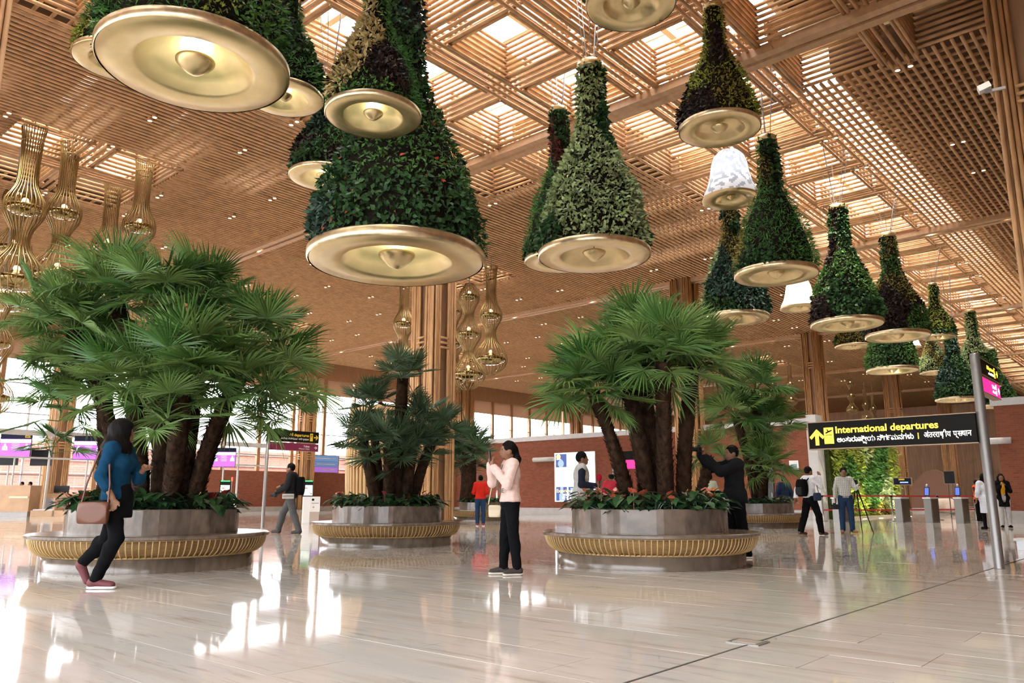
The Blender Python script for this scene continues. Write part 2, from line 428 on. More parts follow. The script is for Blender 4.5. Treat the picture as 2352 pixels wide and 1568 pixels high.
column(36, -34, 'bamboo pole column against the windows right of the central column', (4, 7))
column(54, -34, 'bamboo pole column against the far windows above the brick wall', (4, 7))
q_ = toab(at(-235, 1146, 14.0)); column(q_[0], q_[1], 'dark edge of a bamboo pole column at the upper left corner', (3, 7))

# window wall on the left: mullions, transoms, single panes
BW = -36
ww = MB(); ww.box(BW - .3, BW + .3, A0, A1_, 10.9, ZR + .2); ww.box(BW - .2, BW + .2, A0, A1_, 0, .35)
wall_left = hall('wall_left', ww, mt['mullion'], kind='structure')
mul_me = MB().box(-.14, .14, -.13, .13, .35, 10.9).mesh('mullion', mt['mullion'])
tr_me = MB().box(-.03, .03, -1.5, 1.5, -.03, .03).mesh('transom', mt['steel_dk'])
levels = [.35, 2.4, 4.3, 6.2, 8.1, 9.6]
pane_mes = [MB().box(-.012, .012, -1.37, 1.37, levels[k] + .03, levels[k + 1] - .03).mesh('pane', mt['glass']) for k in range(5)]
blind_me = MB().box(-.02, .02, -1.37, 1.37, 9.6, 10.9).mesh('blind', M('bronze_blind', (.42, .30, .22), .6, trans=.35))
for n in range(6):
    wn = hall('window_%d' % (n + 1), MB().box(BW - .2, BW + .2, -6 + 15 * n, -6 + 15 * n + .12, .35, 10.9), mt['mullion'], kind='structure')
    for q in range(5):
        a = -6 + 15 * n + 3 * q + 1.5
        if q: link('mullion', mul_me, wn, (BW, a - 1.5, 0))
        for k in range(5):
            link('pane', pane_mes[k], wn, (BW, a, 0))
            if k: link('transom', tr_me, wn, (BW + .03, a, levels[k]))
        link('blind', blind_me, wn, (BW, a, 0))
# low brick wall under the windows and outside building
hall('wall_low_brick', MB().box(-34.9, -34.5, 9.5, 29, .35, 3.0), mt['brick'], kind='structure')
hall('baseboard_low_brick', MB().box(-34.95, -34.45, 9.5, 29, 0, .35), mt['plinth'], kind='structure')
ob = hall('neighbouring_building', MB().box(-52, -46, -30, 90, 0, 5.2), mt['brick_out']); tag(ob, 'pale pink brick building outside beyond the tall left windows', 'building')
for k in range(5): MB().box(-46.05, -45.9, -30, 90, 1.0 * k + .8, 1.0 * k + .88).build('string_course', mt['cap'], ob)
hall('ground_outside', MB().box(-140, -60, -60, 160, -.3, -.05), M('pale_paving', (.5, .49, .47), .8), kind='structure')
# brick wall at the back with opening
bk = hall('wall_back', MB().box(-17.5, 5.9, 18.4, 18.9, .4, 4.35), mt['brick'], kind='structure')
MB().box(-17.5, 5.9, 18.3, 19.0, 4.35, 4.62).build('coping', mt['cap'], bk)
MB().box(5.9, 6.35, 18.2, 19.0, 0, 4.75).build('end_post', mt['cap'], bk)
hall('baseboard_back', MB().box(-17.5, 5.9, 18.35, 18.95, 0, .4), mt['plinth'], kind='structure')
br = hall('wall_right', MB().box(13.5, 28, 18.4, 18.9, .45, 4.6), mt['brick'], kind='structure')
MB().box(13.4, 28, 18.3, 19.0, 4.6, 4.9).build('coping', mt['cap'], br)
hall('baseboard_right', MB().box(13.4, 28, 18.35, 18.95, 0, .45), mt['plinth'], kind='structure')
dr = hall('door_1', MB().box(3.0, 4.1, 18.3, 18.42, 0, 2.4), M('dark_door', (.02, .018, .017), .4), kind='structure')
MB().box(4.0, 4.05, 18.24, 18.3, 1.0, 1.2).build('handle', mt['steel'], dr)
# unseen walls added behind and beside the viewer to cut front light
wb = hall('wall_added_behind', MB().box(-36, 30.4, A0 - .4, A0, 6, ZR).box(-36, 30.4, A0 - .3, A0 - .1, 0, .3), mt['beam'], kind='structure')  # added out of view; opening sized for the light on the foreground
for k in range(23): MB().box(-36 + 3 * k - .1, -36 + 3 * k + .1, A0 - .3, A0 - .1, .3, 6).build('mullion', mt['mullion'], wb)
hall('wall_added_side', MB().box(30, 30.4, A0, A1_, 0, ZR), mt['brick'], kind='structure')  # added out of view, keeps sky light off the surfaces facing the camera
# far end of the hall
hall('wall_far', MB().box(-36, 30, A1_ - .3, A1_, 0, ZR), M('far_timber_wall', (.42, .25, .14), .6, var=.2, scale=2, stretch=(6, 6, .2)), kind='structure')
# ================= leaves =================
def leaf_cloud(name, P, Nn, length, ratio, mat, parent=None, droop=.5, lift=.5, spread=.6, fold=.15, rng=RNG, **kw):
    """many small folded leaves as one mesh; P points, Nn outward normals"""
    n = len(P)
    if n == 0: return None
    rnd = rng.normal(size=(n, 3))
    d = Nn * lift + np.array([0, 0, -droop]) + rnd * spread
    d /= np.linalg.norm(d, axis=1)[:, None] + 1e-9
    s = np.cross(d, Nn + rng.normal(size=(n, 3)) * .35); s /= np.linalg.norm(s, axis=1)[:, None] + 1e-9
    u = np.cross(s, d)
    l = (length * rng.uniform(.65, 1.3, n))[:, None]; w = l * ratio
    q = np.stack([P, P + d * l * .42 + s * w * .5 + u * w * fold, P + d * l, P + d * l * .42 - s * w * .5 + u * w * fold, P + d * l * .5], 1)
    V = q.reshape(-1, 3); o = (np.arange(n) * 5)[:, None, None]
    Fq = (np.array([[0, 1, 4], [1, 2, 4], [2, 3, 4], [3, 0, 4]])[None] + o).reshape(-1, 3)
    return link(name, arr_mesh(name, V, Fq, mat), parent, kind='stuff', **kw)
LM = {
 'dark':   (M('leaf_dark_green', (.042, .105, .034), .45, island=.6, spec=.2, trans=.12), .13, .62),
 'mid':    (M('leaf_mid_green', (.078, .195, .040), .42, island=.5, spec=.2, trans=.15), .11, .42),
 'lime':   (M('leaf_lime', (.30, .37, .055), .45, island=.45, spec=.2, trans=.2), .10, .38),
 'bronze': (M('leaf_bronze_black', (.038, .022, .018), .3, island=.6, spec=.2), .13, .5),
 'pale':   (M('leaf_variegated', (.36, .46, .22), .4, island=.55, spec=.2, trans=.12), .12, .52),
 'fern':   (M('leaf_fern', (.07, .215, .045), .5, island=.5, spec=.2, trans=.2), .15, .17),
 'olive':  (M('leaf_olive_gold', (.25, .22, .045), .45, island=.5, spec=.2, trans=.15), .10, .4),
 'blue':   (M('leaf_blue_green', (.040, .088, .058), .45, island=.7, spec=.2), .14, .5),
 'red':    (M('leaf_dull_red', (.16, .035, .03), .45, island=.5, spec=.2), .10, .4),
 'bloom':  (M('bloom_orange_red', (.45, .05, .02), .5, island=.4, spec=.2), .09, .6),
 'cream':  (M('leaf_cream_rose', (.52, .42, .19), .4, island=.4, spec=.2), .16, .42),
}
# ================= hanging bell planters =================
def foliage_profile(hs):          # (z, r) in disc radii, hs = height in radii
    return np.array([(.17, .93), (.12 * hs, .95), (.26 * hs, .82), (.40 * hs, .64), (.50 * hs, .48), (.58 * hs, .345), (.66 * hs, .255), (.98 * hs, .205)])
disc_prof = [(.86, .12), (.97, .12), (1.0, .10), (1.0, .03), (.97, .0), (.64, .005), (.60, .03), (.53, .12), (.42, .19), (.22, .235), (.05, .245), (.001, .245)]
disc_me = MB().lathe(disc_prof, 64).mesh('disc', mt['gold'], True)
rim_me = MB().lathe([(.90, .125), (.985, .122), (1.008, .10), (1.008, .02), (.99, -.001)], 64).mesh('rim', mt['gold_rim'], True)
cone_me = MB().lathe([(.001, .13), (.17, .128), (.208, .11), (.205, .085), (.16, .03), (.09, -.03), (.03, -.062), (.001, -.066)], 32).mesh('drop_reflector', mt['gold'], True)
stem_me = MB().tube([(0, 0, .12), (0, 0, .25)], .012, 8).mesh('stem', mt['gold'])
lens_me = MB().lathe([(.001, .132), (.15, .132), (.15, .136), (.001, .136)], 24).mesh('lamp', mt['lampw'])
cap_me = MB().lathe([(.19, -.04), (.24, -.04), (.25, 0), (.25, .09), (.22, .11), (.001, .11)], 24).mesh('cap', mt['gold'], True)
def bell(x, y, w, zc, capy, types, label, lit=False, seeds=7, dens=1.0, flowers=0, lsz=1.0):
    p = at(x, y, zc); R = w / 2 * zc / F_PX * 1.0
    ztop = zat(capy, vf(p).y) if capy is not None else p.z + 3.45 * R
    hs = (ztop - p.z) / R
    rng = np.random.default_rng(int(x * 7 + y))
    e = empty('hanging_bell_planter', p); tag(e, label, 'hanging planter', 'bell planters hung from the ceiling')
    link('disc', disc_me, e, sc=R); link('rim', rim_me, e, sc=R); link('drop_reflector', cone_me, e, sc=R); link('stem', stem_me, e, sc=R)
    if lit:
        link('lamp', lens_me, e, sc=R)
        ld = bpy.data.lights.new('bell_lamp', 'POINT'); ld.energy = 44 * R * R; ld.color = (.95, 1, .78); ld.shadow_soft_size = .06 * R
        lo = bpy.data.objects.new('bell_lamp', ld); col.objects.link(lo); lo.parent = e; lo.location = (0, 0, .185 * R)
    pr = foliage_profile(hs)
    core = MB().lathe([(max(.02, r * .93) * R, z * R) for z, r in pr] + [(.001, pr[-1][0] * R)], 24).build('growing_core', mt['dark_soil'], e, True)
    link('cap', cap_me, e, (0, 0, hs * R - .06 * R), sc=R)
    # suspension rods
    top = hang_top(p) - p.z
    for k in range(5):
        a = k * 1.257 + x; MB().tube([(.1 * R * math.cos(a), .1 * R * math.sin(a), hs * R), (.55 * math.cos(a), .55 * math.sin(a), top)], .009 + .008 * (k == 0), 5).build('suspension_rod', mt['steel_dk'], e)
    # leaves: patches of species
    zz = np.linspace(pr[0, 0], pr[-1, 0], 60); rr = np.interp(zz, pr[:, 0], pr[:, 1])
    area = np.sum(2 * pi * rr) * (zz[1] - zz[0]) * R * R
    ll = .12 * lsz * (.75 + .25 * R)
    n = int(min(9000, dens * 1.9 * area / (.3 * ll * ll)))
    t = rng.choice(zz, n, p=rr / rr.sum()) + rng.uniform(-.5, .5, n) * (zz[1] - zz[0]); th = rng.uniform(0, 2 * pi, n)
    f1, f2 = rng.uniform(0, 6, 2); lump = .035 * np.sin(3 * th + 4 * t + f1) + .03 * np.sin(5 * th - 6 * t + f2)
    r = np.interp(t, pr[:, 0], pr[:, 1]) * (rng.uniform(.94, 1.05, n) + lump)
    P = np.stack([r * np.cos(th), r * np.sin(th), t], 1) * R
    sl = np.gradient(rr, zz); nz = -np.interp(t, zz, sl)
    Nn = np.stack([np.cos(th), np.sin(th), nz], 1); Nn /= np.linalg.norm(Nn, axis=1)[:, None]
    sth = rng.uniform(0, 2 * pi, seeds); sz = np.linspace(pr[0, 0], pr[-1, 0], seeds) + rng.normal(0, .2, seeds)
    sth = np.concatenate([sth, sth + pi * .66, sth + pi * 1.33]); sz = np.concatenate([sz, sz + .1, sz - .1])
    ty = np.arange(len(sth)) % len(types)
    rng.shuffle(ty)
    dth = np.abs((th[:, None] - sth[None] + pi) % (2 * pi) - pi); own = ty[np.argmin((dth * .8) ** 2 + ((t[:, None] - sz[None])) ** 2 + rng.normal(0, .03, (n, 1)), axis=1)]
    for k, tn in enumerate(types):
        m_, l_, ra_ = LM[tn]; sel = own == k
        leaf_cloud('foliage', P[sel], Nn[sel], ll * l_ / .12, ra_, m_, e, droop=.35, lift=.55, spread=.55, rng=rng, label=m_.name.replace('leaf_', '').replace('_', ' ') + ' foliage patch')
    if flowers:
        s_ = rng.choice(n, flowers, replace=False); leaf_cloud('bloom', P[s_] + Nn[s_] * .05, Nn[s_], .09, .6, LM['bloom'][0], e, rng=rng, label='sparse orange red blooms')
    return e
bell(447, 160, 417, 11.0, None, ['mid', 'bronze', 'fern', 'dark', 'lime'], 'largest bell planter with lit gold dish at the upper left', True, lsz=.8)
bell(264, 142, 180, 15.0, None, ['lime', 'fern', 'mid'], 'lime leaved bell planter peeking out left of the largest lit dish', False)
bell(652, 228, 176, 15.0, None, ['fern', 'pale', 'dark'], 'ferny bell planter with lit dish half hidden right of the largest dish', True)
bell(743, 410, 156, 18.6, 185, ['dark', 'bronze', 'fern', 'blue'], 'bell planter with lit dish left of the big central one, behind the small bell', True)
bell(857, 270, 218, 12.0, None, ['mid', 'cream', 'fern', 'lime', 'bronze'], 'small lit bell planter hanging in front of the big central dark one', True, lsz=.72)
bell(911, 605, 402, 14.5, None, ['dark', 'blue', 'dark', 'mid', 'blue'], 'big central bell planter with dark glossy leaves and lit gold dish', True, seeds=4, dens=1.15, lsz=.85, flowers=110)
bell(1365, 592, 256, 18.0, 150, ['pale', 'pale', 'pale', 'dark'], 'bell planter with pale variegated leaves right of the big central one', False, dens=1.1)
bell(1288, 604, 166, 21.5, 252, ['dark', 'fern', 'red', 'mid'], 'darker bell planter tucked behind the pale variegated one', False)
bell(1449, 14, 206, 13.0, None, ['dark', 'mid'], 'plain gold bell dish cut off by the top edge', False)
bell(1653, 300, 184, 15.8, 15, ['lime', 'bronze', 'lime', 'olive'], 'lime and bronze bell planter high up above the white patterned bell', False, lsz=.8)
bell(1783, 635, 186, 21.6, 318, ['fern', 'olive', 'fern', 'dark'], 'fern covered bell planter in front of the glowing cream lampshade', False)
bell(1690, 735, 150, 26.0, 440, ['olive', 'dark', 'pale', 'blue'], 'olive bell planter partly hidden behind the right palm crown', False)
bell(1946, 748, 157, 25.2, 475, ['dark', 'bronze', 'mid', 'dark'], 'dark green bell planter hanging over the left end of the departures sign', False)
bell(2062, 775, 137, 29.5, 540, ['dark', 'olive', 'bronze', 'mid'], 'mixed olive bell planter right of the dark one above the departures sign', False)
bell(2155, 776, 74, 36.0, 652, ['lime', 'dark'], 'small lime tipped bell planter behind the mixed olive one', False)
bell(2050, 853, 110, 36.0, 640, ['dark', 'mid'], 'dark bell planter whose top is hidden by the mixed olive one', False)
bell(1958, 797, 75, 45.0, 700, ['olive', 'dark'], 'far bell planter showing only its dish below the dark green one', False)
bell(2147, 858, 62, 50.0, 740, ['olive', 'pale'], 'narrow far bell planter with yellowish leaves above the sign', False)
bell(2200, 920, 92, 39.0, 760, ['dark', 'blue'], 'lowest far dark bell planter just above the departures sign', False)
bell(2248, 890, 92, 44.0, 714, ['mid', 'pale'], 'far bell planter with pale leaves beside the small black sign', False)
bell(2292, 935, 78, 48.0, 800, ['dark', 'mid'], 'far dark bell planter hidden behind the pink toilet sign', False)

# white fabric bells
def jali():
    m, N, L, B = nmat('white_patterned_bell')
    tc = N.new('ShaderNodeTexCoord'); sp = N.new('ShaderNodeSeparateXYZ'); L.new(tc.outputs['Object'], sp.inputs[0])
    a2 = N.new('ShaderNodeMath'); a2.operation = 'ARCTAN2'; L.new(sp.outputs[1], a2.inputs[0]); L.new(sp.outputs[0], a2.inputs[1])
    cb = N.new('ShaderNodeCombineXYZ'); mp = N.new('ShaderNodeMapping'); mp.inputs['Scale'].default_value = (10 / (2 * pi), 2.2, 1); mp.inputs['Rotation'].default_value = (0, 0, 0)
    L.new(a2.outputs[0], cb.inputs[0]); L.new(sp.outputs[2], cb.inputs[1]); L.new(cb.outputs[0], mp.inputs[0])
    sn = N.new('ShaderNodeVectorMath'); sn.operation = 'SNAP'; sn.inputs[1].default_value = (.125, .125, .125); L.new(mp.outputs[0], sn.inputs[0])
    w = N.new('ShaderNodeTexNoise'); w.inputs['Scale'].default_value = 2.3; w.inputs['Detail'].default_value = 0; L.new(sn.outputs[0], w.inputs['Vector'])
    r = N.new('ShaderNodeValToRGB'); r.color_ramp.interpolation = 'CONSTANT'
    r.color_ramp.elements[0].color = (.42, .44, .48, 1); r.color_ramp.elements[1].position = .47; r.color_ramp.elements[1].color = (.88, .89, .92, 1)
    L.new(w.outputs[0], r.inputs[0]); L.new(r.outputs[0], B.inputs['Base Color']); B.inputs['Roughness'].default_value = .6
    t = N.new('ShaderNodeBsdfTranslucent'); L.new(r.outputs[0], t.inputs[0]); mx = N.new('ShaderNodeMixShader'); mx.inputs[0].default_value = .5
    L.new(B.outputs[0], mx.inputs[1]); L.new(t.outputs[0], mx.inputs[2]); L.new(mx.outputs[0], N['Material Output'].inputs[0])
    return m
mt['jali'] = jali()
mt['shade'] = M('cream_lampshade', (.9, .84, .70), .7, trans=.5)
def white_bell(x, y, w, zc, h, label, mat, watts, color):
    p = at(x, y, zc); R = w / 2 * zc / F_PX
    e = empty('bell_lampshade', p); tag(e, label, 'lampshade', 'white bells between the planters')
    H = h * R
    pr = [(1.0, 0), (.95, .12 * H), (.80, .30 * H), (.70, .52 * H), (.64, .72 * H), (.55, .86 * H), (.38, .96 * H), (.12, H), (.001, H)]
    MB().lathe([(r * R, z if i == 0 else z) for i, (r, z) in enumerate(pr)], 48).build('shade', mat, e, True)
    MB().lathe([(1.02 * R, .05 * R), (1.03 * R, 0), (1.0 * R, -.04 * R), (.55 * R, .0), (.5 * R, .06 * R), (.3 * R, .16 * R), (.05 * R, .2 * R), (.001, .2 * R)], 48).build('dish', mt['gold'], e, True)
    MB().lathe([(.001, .15 * R), (.15 * R, .14 * R), (.16 * R, .08 * R), (.001, -.03 * R)], 24).build('drop_reflector', mt['gold'], e, True)
    MB().tube([(0, 0, H), (0, 0, hang_top(p) - p.z)], .012, 6).build('suspension_rod', mt['steel_dk'], e)
    ld = bpy.data.lights.new('shade_lamp', 'POINT'); ld.energy = watts; ld.color = color; ld.shadow_soft_size = .1
    lo = bpy.data.objects.new('shade_lamp', ld); col.objects.link(lo); lo.parent = e; lo.location = (0, 0, .5 * H)
white_bell(1679, 458, 126, 24.5, 1.9, 'white bell lampshade with grey stepped pattern under the lime bell planter', mt['jali'], 30, (.95, .97, 1))
white_bell(1837, 708, 84, 28, 1.7, 'glowing cream bell lampshade beside the fern covered bell planter', mt['shade'], 260, (1, .86, .62))
white_bell(2098, 797, 34, 46, 1.7, 'small far white bell lampshade between the far planters', mt['jali'], 60, (.95, .97, 1))
white_bell(2250, 905, 44, 53, 1.8, 'far white bell lampshade behind the small black sign', mt['jali'], 60, (.95, .97, 1))

# ================= hourglass wire chandeliers =================
ch_meshes = {}
def chand_mesh(kind):
    if kind in ch_meshes: return ch_meshes[kind]
    if kind == 'neck': pr = [(.34, 0), (.29, -.25), (.26, -.9), (.25, -1.6), (.30, -1.9), (.56, -2.35), (.55, -2.75), (.30, -3.15), (.22, -3.5), (.32, -3.85), (.70, -4.3), (.85, -4.75), (.72, -5.15), (.35, -5.45), (.15, -5.5)]; bulges = [(-2.55, .5), (-4.75, .76)]
    else: pr = [(.20, 0), (.30, -.15), (.52, -.5), (.55, -.85), (.32, -1.3), (.20, -1.7), (.33, -2.0), (.62, -2.4), (.64, -2.85), (.34, -3.3), (.24, -3.6), (.40, -4.0), (.82, -4.5), (.88, -4.9), (.62, -5.3), (.2, -5.5)]; bulges = [(-.7, .46), (-2.65, .55), (-4.75, .78)]
    z = [q[1] for q in pr][::-1]; r = [q[0] for q in pr][::-1]
    zz = np.linspace(z[0], z[-1], 44); rr = np.interp(zz, z, r); rr = np.convolve(np.pad(rr, 1, 'edge'), [.25, .5, .25], 'valid')
    c = MB()
    for k in range(26):
        a = 2 * pi * k / 26
        c.tube([(R_ * math.cos(a), R_ * math.sin(a), Z_) for Z_, R_ in zip(zz, rr)], .016, 4, False)
    for Z_ in (-.02, -.45) if kind == 'neck' else (-.05,):
        R_ = np.interp(Z_, z, r); c.tube([(R_ * math.cos(t), R_ * math.sin(t), Z_) for t in np.linspace(0, 2 * pi, 25)], .02, 4, False)
    cage = c.mesh('wire_cage', mt['gold_wire'], True)
    bowls = [MB().lathe([(.001, -.34 * s), (.45 * s, -.32 * s), (.86 * s, -.16 * s), (.98 * s, .02), (.90 * s, .08), (.5 * s, .22 * s), (.16 * s, .42 * s)], 28, (0, 0, zb)).mesh('bowl', mt['amber'], True) for zb, s in bulges]
    bulbs = [MB().lathe([(.001, -.1), (.07, -.07), (.1, 0), (.07, .07), (.001, .1)], 12, (0, 0, zb + .5 * s)).mesh('bulb', mt['bulb'], True) for zb, s in bulges]
    ch_meshes[kind] = (cage, bowls, bulbs); return ch_meshes[kind]
def chandelier(x, y, zc, kind, label, sc=1.0, group=None):
    p = at(x, y, zc); e = empty('hourglass_chandelier', p); tag(e, label, 'chandelier', group)
    cage, bowls, bulbs = chand_mesh(kind)
    link('wire_cage', cage, e, sc=sc)
    for b in bowls: link('bowl', b, e, sc=sc)
    for b in bulbs: link('bulb', b, e, sc=sc)
    MB().tube([(0, 0, -.1), (0, 0, max(.3, hang_top(p) - p.z))], .02, 6).build('hanger', mt['steel_dk'], e)
chandelier(80, 295, 24.7, 'neck', 'tall wire chandelier nearest the left edge, its neck highest of the group', 1.05)
chandelier(165, 330, 27.0, 'neck', 'wire chandelier second from the left edge, above the large palm', 1.0)
chandelier(334, 370, 28.5, 'neck', 'wire chandelier with only its neck showing above the middle of the large palm', 1.0)
chandelier(262, 422, 30.0, 'neck', 'lower wire chandelier neck showing above the top of the large palm', 1.0)
chandelier(48, 420, 30, 'triple', 'wire chandelier half hidden behind the leftmost one, no neck', 1.0)
chandelier(8, 640, 25, 'triple', 'dark wire chandelier cut by the left edge, in front of the windows', .8)
chandelier(930, 640, 36.5, 'neck', 'wire chandelier hanging left of the central bamboo column', .85)
chandelier(1078, 652, 34.5, 'triple', 'three bulged gold wire chandelier right of the central bamboo column', .85)
chandelier(1128, 612, 37.5, 'neck', 'long necked wire chandelier farthest right beside the central column', .95)
chandelier(1040, 690, 39, 'triple', 'wire chandelier mostly hidden by the central bamboo column', .85)
chandelier(722, 757, 53, 'neck', 'lone wire chandelier in front of the windows right of the large palm', .85)
for n, (x, y, z, k) in enumerate([(1702, 845, 62, 'triple'), (1745, 835, 64, 'triple'), (1775, 825, 66, 'triple'), (1812, 840, 66, 'neck'), (1858, 880, 70, 'triple'), (1685, 875, 60, 'triple'), (1952, 870, 72, 'triple'), (1985, 895, 78, 'neck'), (2003, 905, 80, 'neck')]):
    chandelier(x, y, z, k, ['far wire chandelier left in the group above the back palm', 'far wire chandelier second in the group above the back palm', 'far wire chandelier with dark bowls in the middle of the back group', 'far long necked chandelier at the right of the back group', 'far wire chandelier just left of the column over the sign', 'far wire chandelier lowest left behind the right palm crown', 'far wire chandelier just right of the column over the sign', 'far long necked chandelier above the word International', 'farthest long necked chandelier above the departures sign'][n], .62 if z < 70 else .6)

# ================= ceiling downlights (pairs, on the 3 m grid) =================
dl_can = MB().lathe([(.001, .12), (.075, .12), (.075, -.02), (.062, -.02), (.062, .02)], 12).mesh('housing', mt['rod'], True)
dl_lens = MB().lathe([(.001, -.012), (.062, -.012)], 12).mesh('lens', mt['lamp'])
nd = 0
dl_light = bpy.data.lights.new('downlight_lamp', 'SPOT'); dl_light.energy = 1500; dl_light.color = (1, .90, .76); dl_light.spot_size = math.radians(95); dl_light.spot_blend = .6; dl_light.shadow_soft_size = .15
for i in range(-6, 28):
    for j in range(-12, 9):
        if (i + 2 * j) % 3 == 0 or coffer(i, j) and coffer(i - 1, j - 1): continue
        a, b = 3 * i, 3 * j; p = W(a, b, ZC - .12); v_ = vf(p)
        if v_.y < -6 or abs(v_.x) > abs(v_.y) * .68 + 6 or v_.y > 78: continue
        e = empty('twin_downlight', p); tag(e, 'small twin round downlight set in the rod ceiling', 'downlight', 'twin downlights on the ceiling grid')
        for s in (-.16, .16):
            link('housing', dl_can, e, (s, 0, 0)); link('lens', dl_lens, e, (s, 0, 0))
        nd += 1
        if i % 2 or j % 2: continue
        lo = bpy.data.objects.new('downlight_lamp', dl_light); col.objects.link(lo); lo.parent = e; lo.location = (0, 0, -.06)
# ================= round planters with bench =================
WH, BH, R_B, R_R, R_W = .77, .455, 1.33, 1.54, 1.11
base_m = MB().lathe([(R_B, 0), (R_B, .19), (R_B - .1, .2)], 72).mesh('base', mt['stone2'], True)
seat_m = MB().lathe([(R_W - .02, BH), (R_R - .02, BH), (R_R, BH - .012), (R_R, BH - .045), (R_R - .02, BH - .055), (R_W - .02, BH - .055)], 96).mesh('seat', mt['stone'], False)
wall_m = MB().lathe([(R_W, BH - .05), (R_W, WH - .01), (R_W - .01, WH), (R_W - .05, WH), (R_W - .05, WH - .1)], 72).mesh('planter_wall', mt['stone'], False)
soil_m = MB().lathe([(R_W - .05, WH - .07), (.001, WH - .04)], 48).mesh('soil', mt['soil'])
mt['wicker'] = M('woven_cane', (.27, .16, .06), .6, var=.25, scale=10, stretch=(1, 1, 14))
mt['cane'] = M('cane_rib', (.50, .34, .15), .45, island=.15)
liner_m = MB().lathe([(R_B - .02, .19), (R_B + .05, .25), (R_B + .09, .33), (R_B + .10, .41)], 96).mesh('cane_liner', mt['wicker'], True)
ribp = [(R_B - .0, .185), (R_B + .06, .205), (R_B + .115, .25), (R_B + .15, .31), (R_B + .165, .36), (R_B + .17, .405)]
rib_m = MB().tube([(r, 0, z) for r, z in ribp], .0085, 5).mesh('rib', mt['cane'], True)
hoop_m = MB().tube([((R_B + .17) * math.cos(t), (R_B + .17) * math.sin(t), .402) for t in np.linspace(0, 2 * pi, 73)], .011, 5, False).tube([((R_B + .005) * math.cos(t), (R_B + .005) * math.sin(t), .187) for t in np.linspace(0, 2 * pi, 73)], .012, 5, False).mesh('hoop', mt['cane'], True)
def bench(c, label):
    e = empty('planter_bench', (c[0], c[1], 0), random.uniform(0, 6)); tag(e, label, 'planter bench')
    for n, m in (('base', base_m), ('seat', seat_m), ('planter_wall', wall_m), ('soil', soil_m), ('cane_liner', liner_m), ('hoop', hoop_m)): link(n, m, e)
    for k in range(124): link('rib', rib_m, e, rot=(0, 0, 2 * pi * k / 124))
    return e
def ctr(x0, x1, front):       # centre of a round base from its silhouette edges and front point
    f = gr(*front); d = math.hypot(f.x, f.y)
    return Vector((f.x * (1 + R_B / d), f.y * (1 + R_B / d), 0))
CB1 = ctr(88, 597, (344, 1318)); CB2 = ctr(1284, 1700, (1494, 1312)); CB3 = ctr(735, 1040, (887, 1258))
bench(CB1, 'round stone and cane planter bench under the large palm on the left')
bench(CB2, 'round stone and cane planter bench with orange anthuriums on the right')
bench(CB3, 'round stone and cane planter bench in the middle distance')
CB4 = gr(1735, 1213) + rot((.5, 1.2, 0)); bench(CB4, 'far round planter bench behind the man in the black jacket')
CB5 = gr(1110, 1196) + rot((.0, 1.3, 0)); bench(CB5, 'far planter bench behind the man in the red sweater')

# ================= fan palms =================
def frond_mat(name, lo, hi, rgh=.45):
    m, N, L, B = nmat(name); oi = N.new('ShaderNodeObjectInfo'); r = N.new('ShaderNodeValToRGB')
    r.color_ramp.elements[0].color = (*lo, 1); r.color_ramp.elements[1].color = (*hi, 1)
    L.new(oi.outputs['Random'], r.inputs[0]); B.inputs['Roughness'].default_value = rgh; B.inputs['Specular IOR Level'].default_value = .3
    g = N.new('ShaderNodeNewGeometry'); mr = N.new('ShaderNodeMapRange'); mr.inputs[3].default_value = .7; mr.inputs[4].default_value = 1.35
    h = N.new('ShaderNodeHueSaturation'); L.new(g.outputs['Random Per Island'], mr.inputs[0]); L.new(mr.outputs[0], h.inputs['Value']); L.new(r.outputs[0], h.inputs['Color'])
    L.new(h.outputs[0], B.inputs['Base Color'])
    t = N.new('ShaderNodeBsdfTranslucent'); L.new(h.outputs[0], t.inputs[0]); mx = N.new('ShaderNodeMixShader'); mx.inputs[0].default_value = .22
    L.new(B.outputs[0], mx.inputs[1]); L.new(t.outputs[0], mx.inputs[2]); L.new(mx.outputs[0], N['Material Output'].inputs[0])
    return m
mt['frond'] = frond_mat('palm_frond', (.045, .130, .025), (.175, .275, .075))
mt['frond2'] = frond_mat('palm_frond_dark', (.045, .095, .040), (.085, .14, .07))
mt['trunk'] = M('palm_trunk_fibre', (.036, .020, .012), .9, var=.55, scale=14, stretch=(1, 1, .6), bump=.6, spec=.1)
def frond_mesh(seed, mat, lp=.5, lb=.62, ns=32, droop=.22):
    rg = random.Random(seed); mb = MB()
    arch = rg.uniform(.02, .08)
    mb.tube([(0, 0, 0), (lp * .5, 0, arch), (lp, 0, 0)], [.014, .010, .007], 4)
    for k in range(ns):
        t = k / (ns - 1) * 2 - 1; ph = t * math.radians(118) + rg.gauss(0, .03)
        l = lb * (1 - .28 * t * t) * rg.uniform(.9, 1.06); w = .0165 * (1.1 - .3 * abs(t))
        dx, dy = math.cos(ph), math.sin(ph); sx, sy = -dy, dx
        dr = droop * rg.uniform(.6, 1.5); cup = .16 * (1 - math.cos(ph))
        def pt(s, off, up): return (lp + dx * l * s + sx * off, dy * l * s + sy * off, cup * s * l * 1.2 - dr * l * s ** 2.6 + up)
        o = [pt(.0, 0, 0), pt(.42, w, .004), pt(.42, 0, -.010), pt(.42, -w, .004), pt(.78, w * .62, .003), pt(.78, 0, -.006), pt(.78, -w * .62, .003), pt(1, 0, 0)]
        mb.add(o, [(0, 1, 2), (0, 2, 3), (1, 4, 5, 2), (2, 5, 6, 3), (4, 7, 5), (5, 7, 6)])
    return mb.mesh('frond', mat)
fr1 = [frond_mesh(s, mt['frond'], droop=.12 + .09 * (s % 4)) for s in range(6)]
fr2 = [frond_mesh(s + 20, mt['frond2'], .42, .5, 22, droop=.06) for s in range(4)]
